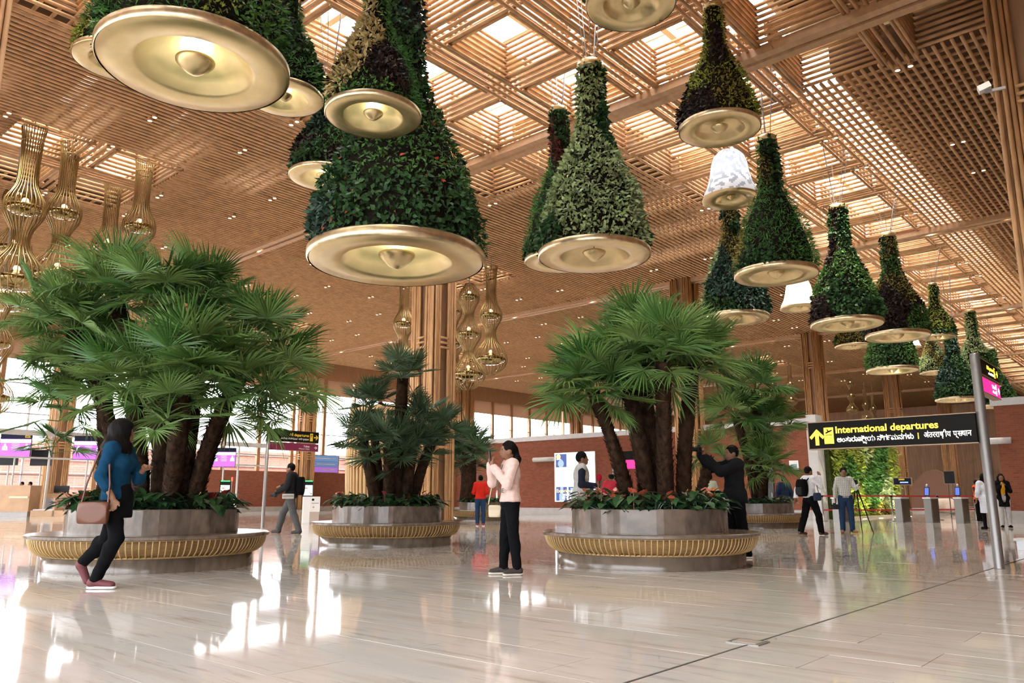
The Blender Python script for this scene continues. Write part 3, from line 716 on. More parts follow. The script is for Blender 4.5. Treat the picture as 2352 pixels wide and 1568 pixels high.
def set_frame(o, loc, d, sc, roll=0.):
    d = Vector(d).normalized(); up = Vector((0, 0, 1)); z = up - d * up.dot(d)
    if z.length < .15: z = Vector((random.gauss(0, 1), random.gauss(0, 1), 0)); z = z - d * z.dot(d)
    z.normalize(); y = z.cross(d); m = Matrix((d, y, z)).transposed().to_4x4()
    m = Matrix.Translation(loc) @ m @ Matrix.Rotation(roll, 4, 'X') @ Matrix.Scale(sc, 4)
    o.matrix_local = m
def trunk_mb(pts, r0, r1, scales, rg):
    mb = MB(); n = 10; P = []
    pts = [Vector(p) for p in pts]
    for k in range(n + 1):
        t = k / n; q = (1 - t) ** 2 * pts[0] + 2 * t * (1 - t) * pts[1] + t * t * pts[2]; P.append(q)
    R = [(r0 + (r1 - r0) * k / n) * rg.uniform(.93, 1.07) for k in range(n + 1)]
    mb.tube(P, R, 12)
    for s in range(scales):
        t = rg.random() * .99; i = int(t * n); f = t * n - i; c = P[i].lerp(P[i + 1], f); ax = (P[i + 1] - P[i]).normalized()
        u = ax.orthogonal().normalized(); w = ax.cross(u); a = rg.random() * 2 * pi; o = u * math.cos(a) + w * math.sin(a); tg = ax.cross(o); r = R[i]
        L_ = rg.uniform(.035, .085); b = c + o * r * .92; h = rg.uniform(.014, .03)
        mb.add([b + tg * h, b - tg * h, b + ax * L_ + o * (.02 + .03 * rg.random()), b + o * .012 + ax * L_ * .3], [(0, 3, 2), (3, 1, 2), (0, 1, 3)])
    return mb, P[-1], (P[-1] - P[-2]).normalized()
def palm(c, zc0, stems, meshes, label, nf, fs, r0=.13, scales=950, extra=()):
    e = empty('fan_palm', (c[0], c[1], WH - .06)); tag(e, label, 'palm'); rg = random.Random(int(c[0] * 100))
    O = e.location
    heads = []
    for (bx, by_, tx, ty, dz, rad, *fr) in stems:
        top = at(tx, ty, zc0 + dz) - O
        b = at(bx, by_, zc0 + dz * .35) - O; b.z = -.05
        lim = R_W - .18
        if math.hypot(b.x, b.y) > lim: s = lim / math.hypot(b.x, b.y); b.x *= s; b.y *= s
        mid = Vector((b.x * .75 + top.x * .25 + rg.gauss(0, .04), b.y * .75 + top.y * .25, (b.z + top.z) * .5))
        mb, hd, ax = trunk_mb([b, mid, top], rad * r0 / .13, rad * r0 / .13 * .8, scales, rg)
        mb.build('trunk', mt['trunk'], e, True); heads.append((hd, ax, fr[1] if fr else 1.0, fr[0] if fr else nf))
    for (tx, ty, dz, s, n) in extra: heads.append((at(tx, ty, zc0 + dz) - O, Vector((rg.gauss(0, .2), rg.gauss(0, .2), 1)).normalized(), s, n))
    for hd, ax, s, n in heads:
        a0 = rg.random() * 6
        for k in range(n):
            t = (k + .5) / n; el = math.radians(86 - 112 * t ** .9 + rg.gauss(0, 7)); az = a0 + k * 2.39996 + rg.gauss(0, .15)
            d = Vector((math.cos(el) * math.cos(az), math.cos(el) * math.sin(az), math.sin(el))) + ax * .35 - Vector((0, 0, .3))
            o = link('frond', rg.choice(meshes), e); set_frame(o, hd + ax * rg.uniform(-.12, .08), d, fs * s * rg.uniform(.8, 1.12), rg.gauss(0, .35))
    return e
palm(CB1, vf(CB1).y * math.cos(PITCH) + .0, [
 (330, 1120, 300, 900, -.6, .12), (375, 1120, 372, 700, .1, .15), (400, 1120, 262, 690, .5, .13), (420, 1115, 470, 700, .6, .15), (395, 1118, 425, 860, -.7, .14),
 (445, 1110, 520, 915, -.3, .11), (440, 1110, 585, 800, .5, .12), (300, 1115, 165, 760, .3, .12), (250, 1110, 235, 850, .7, .13)],
 fr1, 'large cluster of fan palm trunks in the left planter', 20, .98, extra=[(140, 950, .2, .75, 10), (120, 1030, .3, .6, 6), (105, 860, .2, .7, 8), (635, 880, .1, .9, 13), (640, 960, .2, .7, 8), (385, 960, -1.1, .85, 9), (90, 730, .1, .8, 8)])
palm(CB2, vf(CB2).y * math.cos(PITCH), [
 (1448, 1135, 1362, 900, -.2, .105), (1492, 1138, 1432, 845, .1, .13), (1515, 1138, 1462, 800, .6, .13), (1530, 1138, 1522, 830, -.5, .125), (1568, 1135, 1592, 840, .3, .125), (1598, 1130, 1630, 1058, 1.5, .07, 7, .6)],
 fr1, 'fan palm with splayed brown trunks in the right planter', 30, .92, extra=[(1500, 790, .2, .9, 10)])
palm(CB3, vf(CB3).y * math.cos(PITCH), [
 (866, 1140, 833, 1015, -.1, .12), (893, 1140, 892, 1035, -.5, .11), (912, 1140, 925, 868, .2, .12), (935, 1140, 948, 1040, -.3, .10), (946, 1140, 1000, 1000, .1, .10), (880, 1140, 852, 940, .5, .08), (930, 1140, 960, 975, .6, .09)],
 fr2, 'smaller dark fan palm with one tall stem in the middle planter', 16, 1.0, .16, 160)
palm(CB4, vf(CB4).y * math.cos(PITCH), [(1740, 1150, 1690, 960, -.2, .14), (1750, 1150, 1765, 985, .2, .14), (1745, 1150, 1735, 900, .4, .14), (1748, 1150, 1755, 1080, -.6, .1)],
 fr1, 'far fan palm behind the man in the black jacket', 20, 1.3, .16, 80)
palm(CB5, vf(CB5).y * math.cos(PITCH), [(1075, 1130, 1076, 1035, 0, .25), (1090, 1130, 1060, 1060, .3, .16)],
 fr2, 'dim far palm behind the man in the red sweater', 22, 1.8, .2, 60)

# ================= anthuriums =================
mt['anth'] = M('anthurium_leaf', (.030, .085, .028), .28, island=.5, trans=.08)
def heart(mb, c, d, up, l, w):
    d = Vector(d).normalized(); s = d.cross(Vector(up)).normalized(); u = s.cross(d)
    P = [(0, 0, 0), (-.12, .30, .03), (.12, .5, .05), (.5, .36, .04), (1, 0, -.12), (.5, -.36, .04), (.12, -.5, .05), (-.12, -.30, .03), (.4, 0, -.03)]
    v = [Vector(c) + d * x * l + s * y * w + u * z * l for x, y, z in P]
    mb.add(v, [(0, 1, 2, 8), (2, 3, 8), (3, 4, 8), (4, 5, 8), (5, 6, 8), (6, 7, 0, 8)])
anth_me = []
for s in range(4):
    rg = random.Random(s); mb = MB()
    for k in range(17):
        az = k * 2.4 + rg.random(); el = rg.uniform(.25, 1.25); L_ = rg.uniform(.10, .26)
        tip = Vector((math.cos(az) * math.cos(el) * L_, math.sin(az) * math.cos(el) * L_, math.sin(el) * L_ + .02))
        mb.tube([(0, 0, -.05), tip * .6, tip], .004, 3, False)
        heart(mb, tip, (math.cos(az), math.sin(az), rg.uniform(-.7, .1)), (0, 0, 1), rg.uniform(.11, .17), rg.uniform(.10, .14))
    anth_me.append(mb.mesh('foliage', mt['anth']))
def flower_me(name, c):
    m = M(name, c, .25, island=.2, coat=.3)
    mb = MB(); heart(mb, (0, 0, 0), (.7, 0, .5), (-.5, 0, .7), .11, .12); mb.tube([(0, 0, -.2), (0, 0, 0)], .004, 4)
    sp = MB().tube([(.01, 0, .005), (.018, 0, .03), (.03, 0, .05)], [.006, .005, .003], 6).mesh('spadix', M(name + '_spadix', (.55, .35, .08), .5))
    return mb.mesh('flower', m), sp
fl_red = flower_me('anthurium_red', (.42, .03, .035)); fl_or = flower_me('anthurium_coral', (.66, .13, .07))
def flowerbed(c, label, group, fl, per, seed, n_out=26):
    rg = random.Random(seed)
    for ring, (n, r) in enumerate(((n_out, R_W - .17), (n_out // 2, R_W - .42))):
        for k in range(n):
            a = 2 * pi * (k + .5 * ring) / n + rg.gauss(0, .05)
            e = empty('anthurium', (c[0] + r * math.cos(a), c[1] + r * math.sin(a), WH - .06), rg.random() * 6.28)
            s = rg.uniform(.95, 1.3); link('foliage', rg.choice(anth_me), e, sc=s)
            nb = rg.choice(per)
            tag(e, label + (', no bloom', ', one bloom', ', two blooms')[nb] if max(per) else label, 'flower plant', group)
            for q in range(nb):
                az = rg.random() * 6.28; f, sp = fl; hh = rg.uniform(.18, .32); rr = rg.uniform(.04, .15)
                # turn blooms outward
                o = link('flower', f, e, (rr * math.cos(az), rr * math.sin(az), hh), (0, 0, a - e.rotation_euler.z + rg.gauss(0, .7)), rg.uniform(.8, 1.3))
                link('spadix', sp, o)
flowerbed(CB1, 'red anthurium growing round the edge of the left planter', 'anthuriums in the left planter', fl_red, (0, 0, 1, 1), 1)
flowerbed(CB2, 'coral anthurium growing round the edge of the right planter', 'anthuriums in the right planter', fl_or, (0, 1, 1, 2), 2)
flowerbed(CB3, 'red anthurium growing round the edge of the middle planter', 'anthuriums in the middle planter', fl_red, (0, 0, 1), 3)
flowerbed(CB4, 'green leafy plant edging the far right planter', 'plants in the far right planter', fl_red, (0,), 4, 14)
flowerbed(CB5, 'green leafy plant edging the far planter behind the red sweater', 'plants in the far planter', fl_red, (0,), 5, 14)
# ================= people: smooth continuous bodies from blended limbs =================
def surface(prims, cuts=(), h=.012, k=.025, sub=(), name='body', mat=None, parent=None, wrinkle=0., k2=None):
    """prims: ('c',p0,p1,r0,r1) tapered limb or ('e',c,radii) ellipsoid; cuts: (point, normal) keeps the side the normal points away from"""
    lo = np.min([np.min([np.array(q[1]) - max(q[3], q[4]), np.array(q[2]) - max(q[3], q[4])], 0) if q[0] == 'c' else np.array(q[1]) - np.array(q[2]) for q in prims], 0) - 3 * h
    hi = np.max([np.max([np.array(q[1]) + max(q[3], q[4]), np.array(q[2]) + max(q[3], q[4])], 0) if q[0] == 'c' else np.array(q[1]) + np.array(q[2]) for q in prims], 0) + 3 * h
    n = np.ceil((hi - lo) / h).astype(int) + 1
    F = np.full(n, .2, np.float32)
    def ev(q, G):
        if q[0] == 'c':
            p0, p1 = np.array(q[1]), np.array(q[2]); d = p1 - p0; L2 = d @ d + 1e-9
            t = np.clip(((G - p0) @ d) / L2, 0, 1)
            return np.linalg.norm(G - p0 - t[..., None] * d, axis=-1) - (q[3] + (q[4] - q[3]) * t)
        c, r = np.array(q[1]), np.array(q[2]); X = (G - c) / r
        l = np.linalg.norm(X, axis=-1); g = np.linalg.norm(X / r, axis=-1) + 1e-6
        return l * (l - 1) / g
    def box(q, pad):
        if q[0] == 'c':
            m = max(q[3], q[4]); a = np.minimum(q[1], q[2]) - m - pad; b = np.maximum(q[1], q[2]) + m + pad
        else: a = np.array(q[1]) - q[2] - pad; b = np.array(q[1]) + q[2] + pad
        i0 = np.maximum(((a - lo) / h).astype(int), 0); i1 = np.minimum(((b - lo) / h).astype(int) + 2, n)
        sl = tuple(slice(x, y) for x, y in zip(i0, i1))
        G = np.stack(np.meshgrid(*[lo[d] + h * np.arange(i0[d], i1[d]) for d in range(3)], indexing='ij'), -1)
        return sl, G
    for q in prims:
        sl, G = box(q, .07); d = ev(q, G).astype(np.float32); f = F[sl]
        kk = min(k, .8 * min(q[3], q[4])) if q[0] == 'c' else k
        kk = max(kk, .004)
        hh = np.clip(.5 + .5 * (f - d) / kk, 0, 1); F[sl] = f + (d - f) * hh - kk * hh * (1 - hh)
    for q in sub:
        sl, G = box(q, .05); F[sl] = np.maximum(F[sl], -ev(q, G).astype(np.float32))
    if cuts or wrinkle:
        G = np.stack(np.meshgrid(*[lo[d] + h * np.arange(n[d]) for d in range(3)], indexing='ij'), -1)
        if wrinkle:
            F = F + wrinkle * (np.sin(G[..., 2] * 38 + 9 * np.sin(G[..., 0] * 11) + 7 * np.sin(G[..., 1] * 9)) * .6 + np.sin(G[..., 2] * 71 + G[..., 0] * 40) * .4).astype(np.float32)
        for p, nn in cuts: F = np.maximum(F, ((G - np.array(p)) @ np.array(nn, float)).astype(np.float32))
    # naive surface nets
    S = F < 0
    c8 = [S[dx:n[0] - 1 + dx, dy:n[1] - 1 + dy, dz:n[2] - 1 + dz] for dx in (0, 1) for dy in (0, 1) for dz in (0, 1)]
    cnt = sum(c.astype(np.int8) for c in c8); act = (cnt > 0) & (cnt < 8); idx = np.argwhere(act)
    ids = np.full(act.shape, -1, np.int64); ids[act] = np.arange(len(idx))
    cor = np.array([(dx, dy, dz) for dx in (0, 1) for dy in (0, 1) for dz in (0, 1)])
    val = np.stack([F[idx[:, 0] + a, idx[:, 1] + b, idx[:, 2] + c] for a, b, c in cor], 1)
    acc = np.zeros((len(idx), 3)); num = np.zeros(len(idx))
    for a in range(8):
        for b in range(a + 1, 8):
            if np.abs(cor[a] - cor[b]).sum() != 1: continue
            va, vb = val[:, a], val[:, b]; m = (va < 0) != (vb < 0)
            t = np.where(m, va / np.where(m, va - vb, 1), 0)
            acc += m[:, None] * (cor[a] + t[:, None] * (cor[b] - cor[a])); num += m
    V = lo + h * (idx + acc / np.maximum(num, 1)[:, None])
    Q = []
    for ax in range(3):
        u, w = (ax + 1) % 3, (ax + 2) % 3
        s0 = [slice(1, n[d] - 1) for d in range(3)]; s1 = list(s0); s0[ax] = slice(0, n[ax] - 1); s1[ax] = slice(1, n[ax])
        A, B = S[tuple(s0)], S[tuple(s1)]
        e = np.argwhere(A != B); e0 = e.copy(); e0[:, u] += 1; e0[:, w] += 1
        flip = A[tuple(e.T)]
        def cid(du, dw):
            q = e0.copy(); q[:, u] -= du; q[:, w] -= dw
            return ids[tuple(q.T)]
        q = np.stack([cid(1, 1), cid(0, 1), cid(0, 0), cid(1, 0)], 1)
        q[~flip] = q[~flip][:, ::-1]; Q.append(q)
    Q = np.concatenate(Q); Q = Q[(Q >= 0).all(1)]
    return link(name, arr_mesh(name, V, Q, mat, True), parent)
def vv(*a): return np.array(a, float)
SKIN = M('brown_skin', (.22, .105, .06), .55, var=.06, scale=9, spec=.3)
HAIR = M('black_hair', (.005, .004, .0035), .6, var=.3, scale=60, stretch=(1, 1, .15), bump=.3, spec=.08)
def cloth(n, c, r=.9): return M('cloth_' + n, c, r, var=.10, scale=25, spec=.08)
def hand_prims(w, d, side, grip=0., palm_n=None):
    """palm with five unequal fingers; w wrist, d direction of the hand, side = direction towards the thumb"""
    w = np.array(w); d = np.array(d) / np.linalg.norm(d); s = np.array(side, float); s = s - d * (s @ d); s /= np.linalg.norm(s); nn = np.cross(d, s)
    P = [('c', w, w + d * .055, .021, .024), ('c', w + d * .05 + s * .022, w + d * .085 + s * .024, .016, .013), ('c', w + d * .05 - s * .02, w + d * .082 - s * .024, .016, .012)]
    for k, (o, L) in enumerate(((.030, .072), (.010, .082), (-.010, .076), (-.029, .06))):
        b = w + d * .085 + s * o; q = b + d * L * .5 * math.cos(grip) + nn * L * .5 * math.sin(grip); e = q + d * L * .5 * math.cos(grip * 2.1) + nn * L * .5 * math.sin(grip * 2.1)
        P += [('c', b - d * .02, q, .0105, .0095), ('c', q, e, .0095, .008)]
    t0 = w + d * .025 + s * .022; t1 = t0 + d * .035 + s * .03; t2 = t1 + d * .035 + s * .006 + nn * .012 * (1 if grip else 0)
    return P + [('c', t0, t1, .014, .012), ('c', t1, t2, .012, .009)]
def person(loc, face, J, look, label, hgt=1.7, h=.012, group=None):
    """J: joints in metres for a 1.70 m figure, x = right hand side, y = forward; look: clothes and hair"""
    e = empty('person', (loc[0], loc[1], 0)); tag(e, label, 'person', group)
    e.rotation_euler = (0, 0, face); s = hgt / 1.7; e.scale = (s, s, s)
    D = dict(hip=(0, 0, .93), chest=(0, 0, 1.28), neck=(0, 0, 1.44), head=(0, .02, 1.585), hy=0., shw=.175,
             kr=(.10, .02, .50), ar=(.10, 0, .085), tr=(.12, .15, .035), kl=(-.10, .02, .50), al=(-.10, 0, .085), tl=(-.12, .15, .035),
             er=(.25, -.03, 1.13), wr=(.25, .06, .90), el=(-.25, -.03, 1.13), wl=(-.25, .06, .90), hdr=None, hdl=None, grip=.35, fem=0)
    D.update(J); g = lambda q: np.array(D[q], float)
    hip, ch, nk, hd = g('hip'), g('chest'), g('neck'), g('head'); fem = D['fem']
    sr = vv(D['shw'], 0, 1.40) + (ch - vv(0, 0, 1.28)); sl = vv(-D['shw'], 0, 1.40) + (ch - vv(0, 0, 1.28))
    if 'sr' in D: sr = g('sr')
    if 'sl' in D: sl = g('sl')
    hr, hl = hip + vv(.088, 0, -.03), hip + vv(-.088, 0, -.03)
    ca, sa = math.cos(D['hy']), math.sin(D['hy'])
    def HT(x, y, z): return hd + vv(x * ca - y * sa, x * sa + y * ca, z)
    waist = hip * .5 + ch * .5 - vv(0, 0, .02)
    wr_, wd_ = (.125, .10) if not fem else (.108, .088)
    torso = [('e', hip + vv(0, 0, .0), vv(.165 + .01 * fem, .115, .13)), ('e', waist, vv(wr_ + .015, wd_ + .005, .16)), ('e', ch, vv(.165 - .02 * fem, .108, .17)),
             ('c', (sr + sl) / 2 + (sr - sl) * .40, (sr + sl) / 2 - (sr - sl) * .40, .062, .062)]
    if fem: torso += [('e', ch + vv(.07, .075, -.02), vv(.065, .06, .065)), ('e', ch + vv(-.07, .075, -.02), vv(.065, .06, .065))]
    legs = [('c', hr, g('kr'), .088, .058), ('c', g('kr'), g('ar'), .057, .036), ('c', hl, g('kl'), .088, .058), ('c', g('kl'), g('al'), .057, .036)]
    for a_, k_ in (('ar', 'kr'), ('al', 'kl')):
        c = g(k_) * .68 + g(a_) * .32 + vv(0, -.014, 0); legs.append(('e', c, vv(.05, .052, .10)))
    arms = []
    for S_, E_1, Wn in ((sr, 'er', 'wr'), (sl, 'el', 'wl')): arms += [('c', S_, g(E_1), .052, .040), ('c', g(E_1), g(Wn), .040, .026)]
    feet = [('c', g('ar') - vv(0, .03, .035), g('tr'), .036, .030), ('c', g('al') - vv(0, .03, .035), g('tl'), .036, .030)]
    head = [('e', hd, vv(.076, .095, .112)), ('e', HT(0, .03, -.055), vv(.056, .062, .062)), ('c', HT(0, .088, .004), HT(0, .108, -.026), .009, .014),
            ('e', HT(.076, -.005, -.012), vv(.014, .024, .032)), ('e', HT(-.076, -.005, -.012), vv(.014, .024, .032)), ('c', HT(-.03, .082, .028), HT(.03, .082, .028), .012, .012),
            ('e', HT(0, .088, -.058), vv(.024, .012, .008)), ('e', HT(0, .086, -.070), vv(.021, .012, .008)), ('e', HT(0, .075, -.095), vv(.022, .02, .016))]
    eyes_cut = [('e', HT(.031, .092, .010), vv(.016, .012, .010)), ('e', HT(-.031, .092, .010), vv(.016, .012, .010))]
    neck = [('c', nk - vv(0, 0, .06), hd - vv(0, -.0, .06), .054, .050)]
    dr = g('hdr') if D['hdr'] is not None else (g('wr') - g('er')); dl = g('hdl') if D['hdl'] is not None else (g('wl') - g('el'))
    hands = hand_prims(g('wr'), dr, D.get('thr', (0, 1, .2)), D['grip']) + hand_prims(g('wl'), dl, D.get('thl', (0, 1, .2)), -D['grip'])
    skin = look.get('skin', SKIN)
    surface(torso + legs + arms + feet + neck + head + hands, h=h, mat=skin, parent=e, sub=eyes_cut, name='body')
    for sx in (-1, 1):
        c = HT(.031 * sx, .082, .010); MB().lathe([(.001, -.011), (.008, -.008), (.011, 0), (.008, .008), (.001, .011)], 10, tuple(c)).build('eye', mt['eye'], e, True)
    def off(P, o): return [(q[0], q[1], q[2], q[3] + o, q[4] + o) if q[0] == 'c' else (q[0], q[1], np.array(q[2]) + o) for q in P]
    zc_ = lambda z: (vv(0, 0, z), vv(0, 0, -1))
    H = max(h, .012)
    # trousers
    t = look.get('trousers')
    if t:
        o = t[1] if len(t) > 1 else .012
        cuts = [(hip + vv(0, 0, .12), vv(0, 0, 1))]
        lg = []
        for a_, b_, r0, r1 in ((hr, 'kr', .088, .058), (hl, 'kl', .088, .058)): lg.append(('c', a_, g(b_), r0 + o, r1 + o))
        for b_, a_ in (('kr', 'ar'), ('kl', 'al')):
            end = g(a_) * .97 + g(b_) * .03; lg.append(('c', g(b_), end, .060 + o, .042 + o * 1.3)); lg.append(('e', g(b_) * .68 + g(a_) * .32 + vv(0, -.014, 0), vv(.052, .054, .10) + o))
        surface(off(torso[:2], o) + lg, cuts, H, .02, name='trousers', mat=t[0], parent=e, wrinkle=.0035)
    sh = look.get('shoes')
    if sh:
        for a_, t_ in (('ar', 'tr'), ('al', 'tl')):
            A, T = g(a_), g(t_); d = T - A; d[2] = 0 if abs(T[2] - A[2] + .05) < .06 else d[2]
            P = [('c', A - vv(0, .025, .02), T + vv(0, 0, .005), .046, .036), ('c', A, A - vv(0, .02, .03), .045, .05)]
            surface(P, [(vv(0, 0, min(A[2] - .085, T[2] - .035) + .004), vv(0, 0, -1))] if T[2] < .06 and A[2] < .13 else [], .012, .02, name='shoe', mat=sh[0], parent=e)
            if len(sh) > 1 and A[2] < .13:
                surface([('c', A - vv(0, .03, .065), T - vv(0, -.01, .012), .046, .04)], [(vv(0, 0, .028), vv(0, 0, 1)), (vv(0, 0, .001), vv(0, 0, -1))], .012, .01, name='sole', mat=sh[1], parent=e)
    # tops: list of (name, material, offset, hem z, sleeve: 0 none, .5 to elbow, .75, 1 full)
    for nm, m_, o, hem, sv in look.get('tops', ()):
        P = off(torso, o); 
        if sv: 
            for S_, E_1, Wn in ((sr, 'er', 'wr'), (sl, 'el', 'wl')):
                P.append(('c', S_ * .97 + vv(0, 0, 1.38) * .03, g(E_1), .050 + o * .8, .040 + o * .9))
                if sv > .5: P.append(('c', g(E_1), g(E_1) + (g(Wn) - g(E_1)) * (sv - .5) * 2 * .97, .040 + o * .9, .034 + o))
        if hem < .86: P += [('c', hip, vv(hip[0], hip[1], hem + .03), .145 + o, .15 + o)]
        surface(P, [zc_(hem)], H, .03, [('c', nk + vv(0, .02, .085), hd + vv(0, 0, .05), .07, .12)] + ([('e', ch + vv(0, .15, -.15), vv(.065, .13, .42))] if nm == 'cardigan' else []), name=nm, mat=m_, parent=e, wrinkle=.0035)
    # hair
    hr_ = look.get('hair', 'short')
    Pm = [('e', HT(0, -.014, .022), vv(.088, .104, .112))]
    face_cut = [('e', HT(0, .105, -.035), vv(.085, .075, .105)), ('e', HT(0, .06, -.12), vv(.12, .09, .07))]
    if hr_ == 'short': face_cut += [('e', HT(0, .02, -.14), vv(.14, .14, .10)), ('e', HT(0, .11, .0), vv(.07, .06, .075))]
    if hr_ == 'bald': face_cut += [('e', HT(0, .02, -.14), vv(.14, .14, .10)), ('e', HT(0, .0, .11), vv(.065, .09, .06)), ('e', HT(0, .11, .0), vv(.07, .06, .085))]
    if hr_ == 'pony': Pm += [('c', HT(0, -.10, .02), HT(.0, -.125, -.12), .035, .05), ('c', HT(0, -.125, -.12), HT(.0, -.10, -.30), .05, .022)]
    if hr_ == 'long': Pm += [('e', HT(0, -.02, .03), vv(.108, .125, .118)), ('c', HT(0, -.02, .0), HT(0, -.04, -.18), .112, .145), ('c', HT(0, -.05, -.18), HT(.0, -.07, -.30), .145, .09)]; face_cut = face_cut[:1]
    if hr_ == 'loose': Pm += [('c', HT(s_ * .06, -.03, .0), HT(s_ * .10, .0, -.32), .05, .055) for s_ in (-1, 1)] + [('c', HT(0, -.05, 0), HT(0, -.08, -.32), .08, .08)]; face_cut = face_cut[:1]
    if hr_: surface(Pm, [], H, .04, face_cut, 'hair', look.get('hair_mat', HAIR), e, wrinkle=.004 if hr_ != 'short' else .002)
    return e
mt['eye'] = M('eye', (.10, .08, .07), .2)
def fvec(e, p):  # local point of a person -> world
    s = e.scale[0]; c, n = math.cos(e.rotation_euler.z), math.sin(e.rotation_euler.z)
    return Vector((e.location.x + s * (p[0] * c - p[1] * n), e.location.y + s * (p[0] * n + p[1] * c), s * p[2]))
RIGHT, LEFT, AWAY, NEAR = TH - pi / 2, TH + pi / 2, TH, TH + pi     # facing directions as seen in the view
black = cloth('black', (.0045, .0045, .0055)); denim = cloth('denim_blue', (.006, .040, .085)); jeans = cloth('jeans', (.022, .045, .10)); white_c = cloth('white', (.70, .72, .75))
# woman in blue shirt walking right
w1 = person(gr(243, 1350), RIGHT, dict(fem=1, hip=(0, .02, .92), head=(0, .02, 1.585), hy=.5, kr=(.08, .10, .50), ar=(.09, -.075, .085), tr=(.09, .10, .035),
    kl=(-.08, -.08, .48), al=(-.08, -.30, .25), tl=(-.08, -.24, .055), er=(.22, -.05, 1.12), wr=(.22, .09, .90), hdr=(0, .25, -1), el=(-.20, .14, 1.10), wl=(-.10, .22, 1.19), hdl=(.25, .3, .25), grip=.6),
    dict(trousers=(black, .012), shoes=(M('maroon_trainer', (.13, .03, .035), .7), mt['white']), tops=[('tunic', black, .014, .70, 0), ('shirt', denim, .024, .88, .75)], hair='long'),
    'woman in a blue shirt walking right, brown shoulder bag at her hip', 1.72, .009)
p_ = [fvec(w1, q) for q in ((.245, -.03, .74),)]
bag_m = M('tan_leather', (.115, .034, .012), .45, var=.1, scale=30)
def rbox(name, sx, sy, sz, mat, parent=None, r=.02, **kw):
    o = surface([('e', vv(0, 0, 0), vv(sx * 1.35, sy * 1.35, sz * 1.35))], [(vv(sgn * a * (1 if i == 0 else 0), sgn * a * (1 if i == 1 else 0), sgn * a * (1 if i == 2 else 0)), vv(sgn * (i == 0), sgn * (i == 1), sgn * (i == 2))) for i, a in enumerate((sx, sy, sz)) for sgn in (1, -1)], max(min(sx, sy, sz) / 4, .006), .01, name=name, mat=mat, parent=parent)
    for k, v in kw.items(): o[k] = v
    return o
def thing_at(name, e, p, rz=0, rx=0):
    q = fvec(e, p); return link(name, None, None, q, (rx, 0, e.rotation_euler.z + rz))
b1 = thing_at('shoulder_bag', w1, (.265, -.07, .755)); tag(b1, 'brown leather shoulder bag at the hip of the woman in blue', 'bag')
rbox('pouch', .04, .155, .11, bag_m, b1)
MB().tube([(0, -.13, .1), (-.01, -.10, .3), (-.06, -.03, .62), (-.15, .0, .70)], .010, 5).tube([(0, .14, .1), (-.02, .13, .3), (-.05, .08, .58), (-.15, .0, .70)], .010, 5).build('strap', bag_m, b1)
# woman in pink sweatshirt taking a photo to the left
pink = cloth('pale_pink', (.62, .45, .40))
w2 = person(gr(1172, 1320), LEFT + .22, dict(fem=1, head=(0, .03, 1.59), kr=(.09, .05, .50), ar=(.10, .07, .085), tr=(.11, .22, .035), kl=(-.09, -.02, .50), al=(-.10, -.07, .085), tl=(-.12, .08, .035),
    er=(.20, .20, 1.17), wr=(.09, .25, 1.40), hdr=(-.1, .15, 1), thr=(-1, .3, 0), el=(-.22, .08, 1.14), wl=(-.07, .24, 1.36), hdl=(.25, .25, 1), thl=(1, .3, 0), grip=.5),
    dict(trousers=(black, .012), shoes=(M('dark_slip_on', (.03, .022, .018), .7), M('pale_sole', (.6, .55, .48), .7)), tops=[('sweatshirt', pink, .024, .92, 1)], hair='pony'),
    'woman in a pale pink sweatshirt photographing with a phone', 1.60, .009)
w2_print = (-.070, .178, 1.04)
ph = thing_at('phone', w2, (0, .275, 1.505), 0, -.15); tag(ph, 'dark phone held up by the woman in the pink sweatshirt', 'phone')
rbox('case', .037, .006, .076, mt['black'], ph); MB().box(-.033, .033, -.009, -.007, -.07, .07).build('screen', M('phone_glass', (.03, .03, .035), .1), ph)
b2 = thing_at('handbag', w2, (.235, .16, .80), -.3); tag(b2, 'small cream handbag hanging beside the woman in pink', 'bag')
cream_l = M('cream_leather', (.58, .48, .33), .5)
rbox('pouch', .03, .075, .075, cream_l, b2); MB().box(-.034, .034, -.077, .077, .015, .06).build('flap', M('cream_leather_flap', (.50, .40, .27), .5), b2)
MB().tube([(0, .08, .08), (-.02, .02, .4), (-.09, -.16, .66), (-.02, -.20, .4), (0, -.08, .08)], .006, 5).build('strap', cream_l, b2)
idc = thing_at('lanyard_card', w2, (.03, .175, 1.02), .0); tag(idc, 'white identity card on a lanyard over the pink sweatshirt', 'id card')
MB().box(-.03, .03, -.003, .003, -.045, .045).build('card', white_c, idc); MB().box(-.03, .03, .003, .005, .02, .045).build('band', M('red_band', (.6, .03, .03), .5), idc)
MB().tube([(0, 0, .045), (.03, -.01, .2), (.05, -.06, .36)], .006, 4).tube([(0, 0, .045), (-.04, -.01, .2), (-.07, -.06, .36)], .006, 4).build('ribbon', M('lanyard_ribbon', (.10, .12, .10), .7), idc)
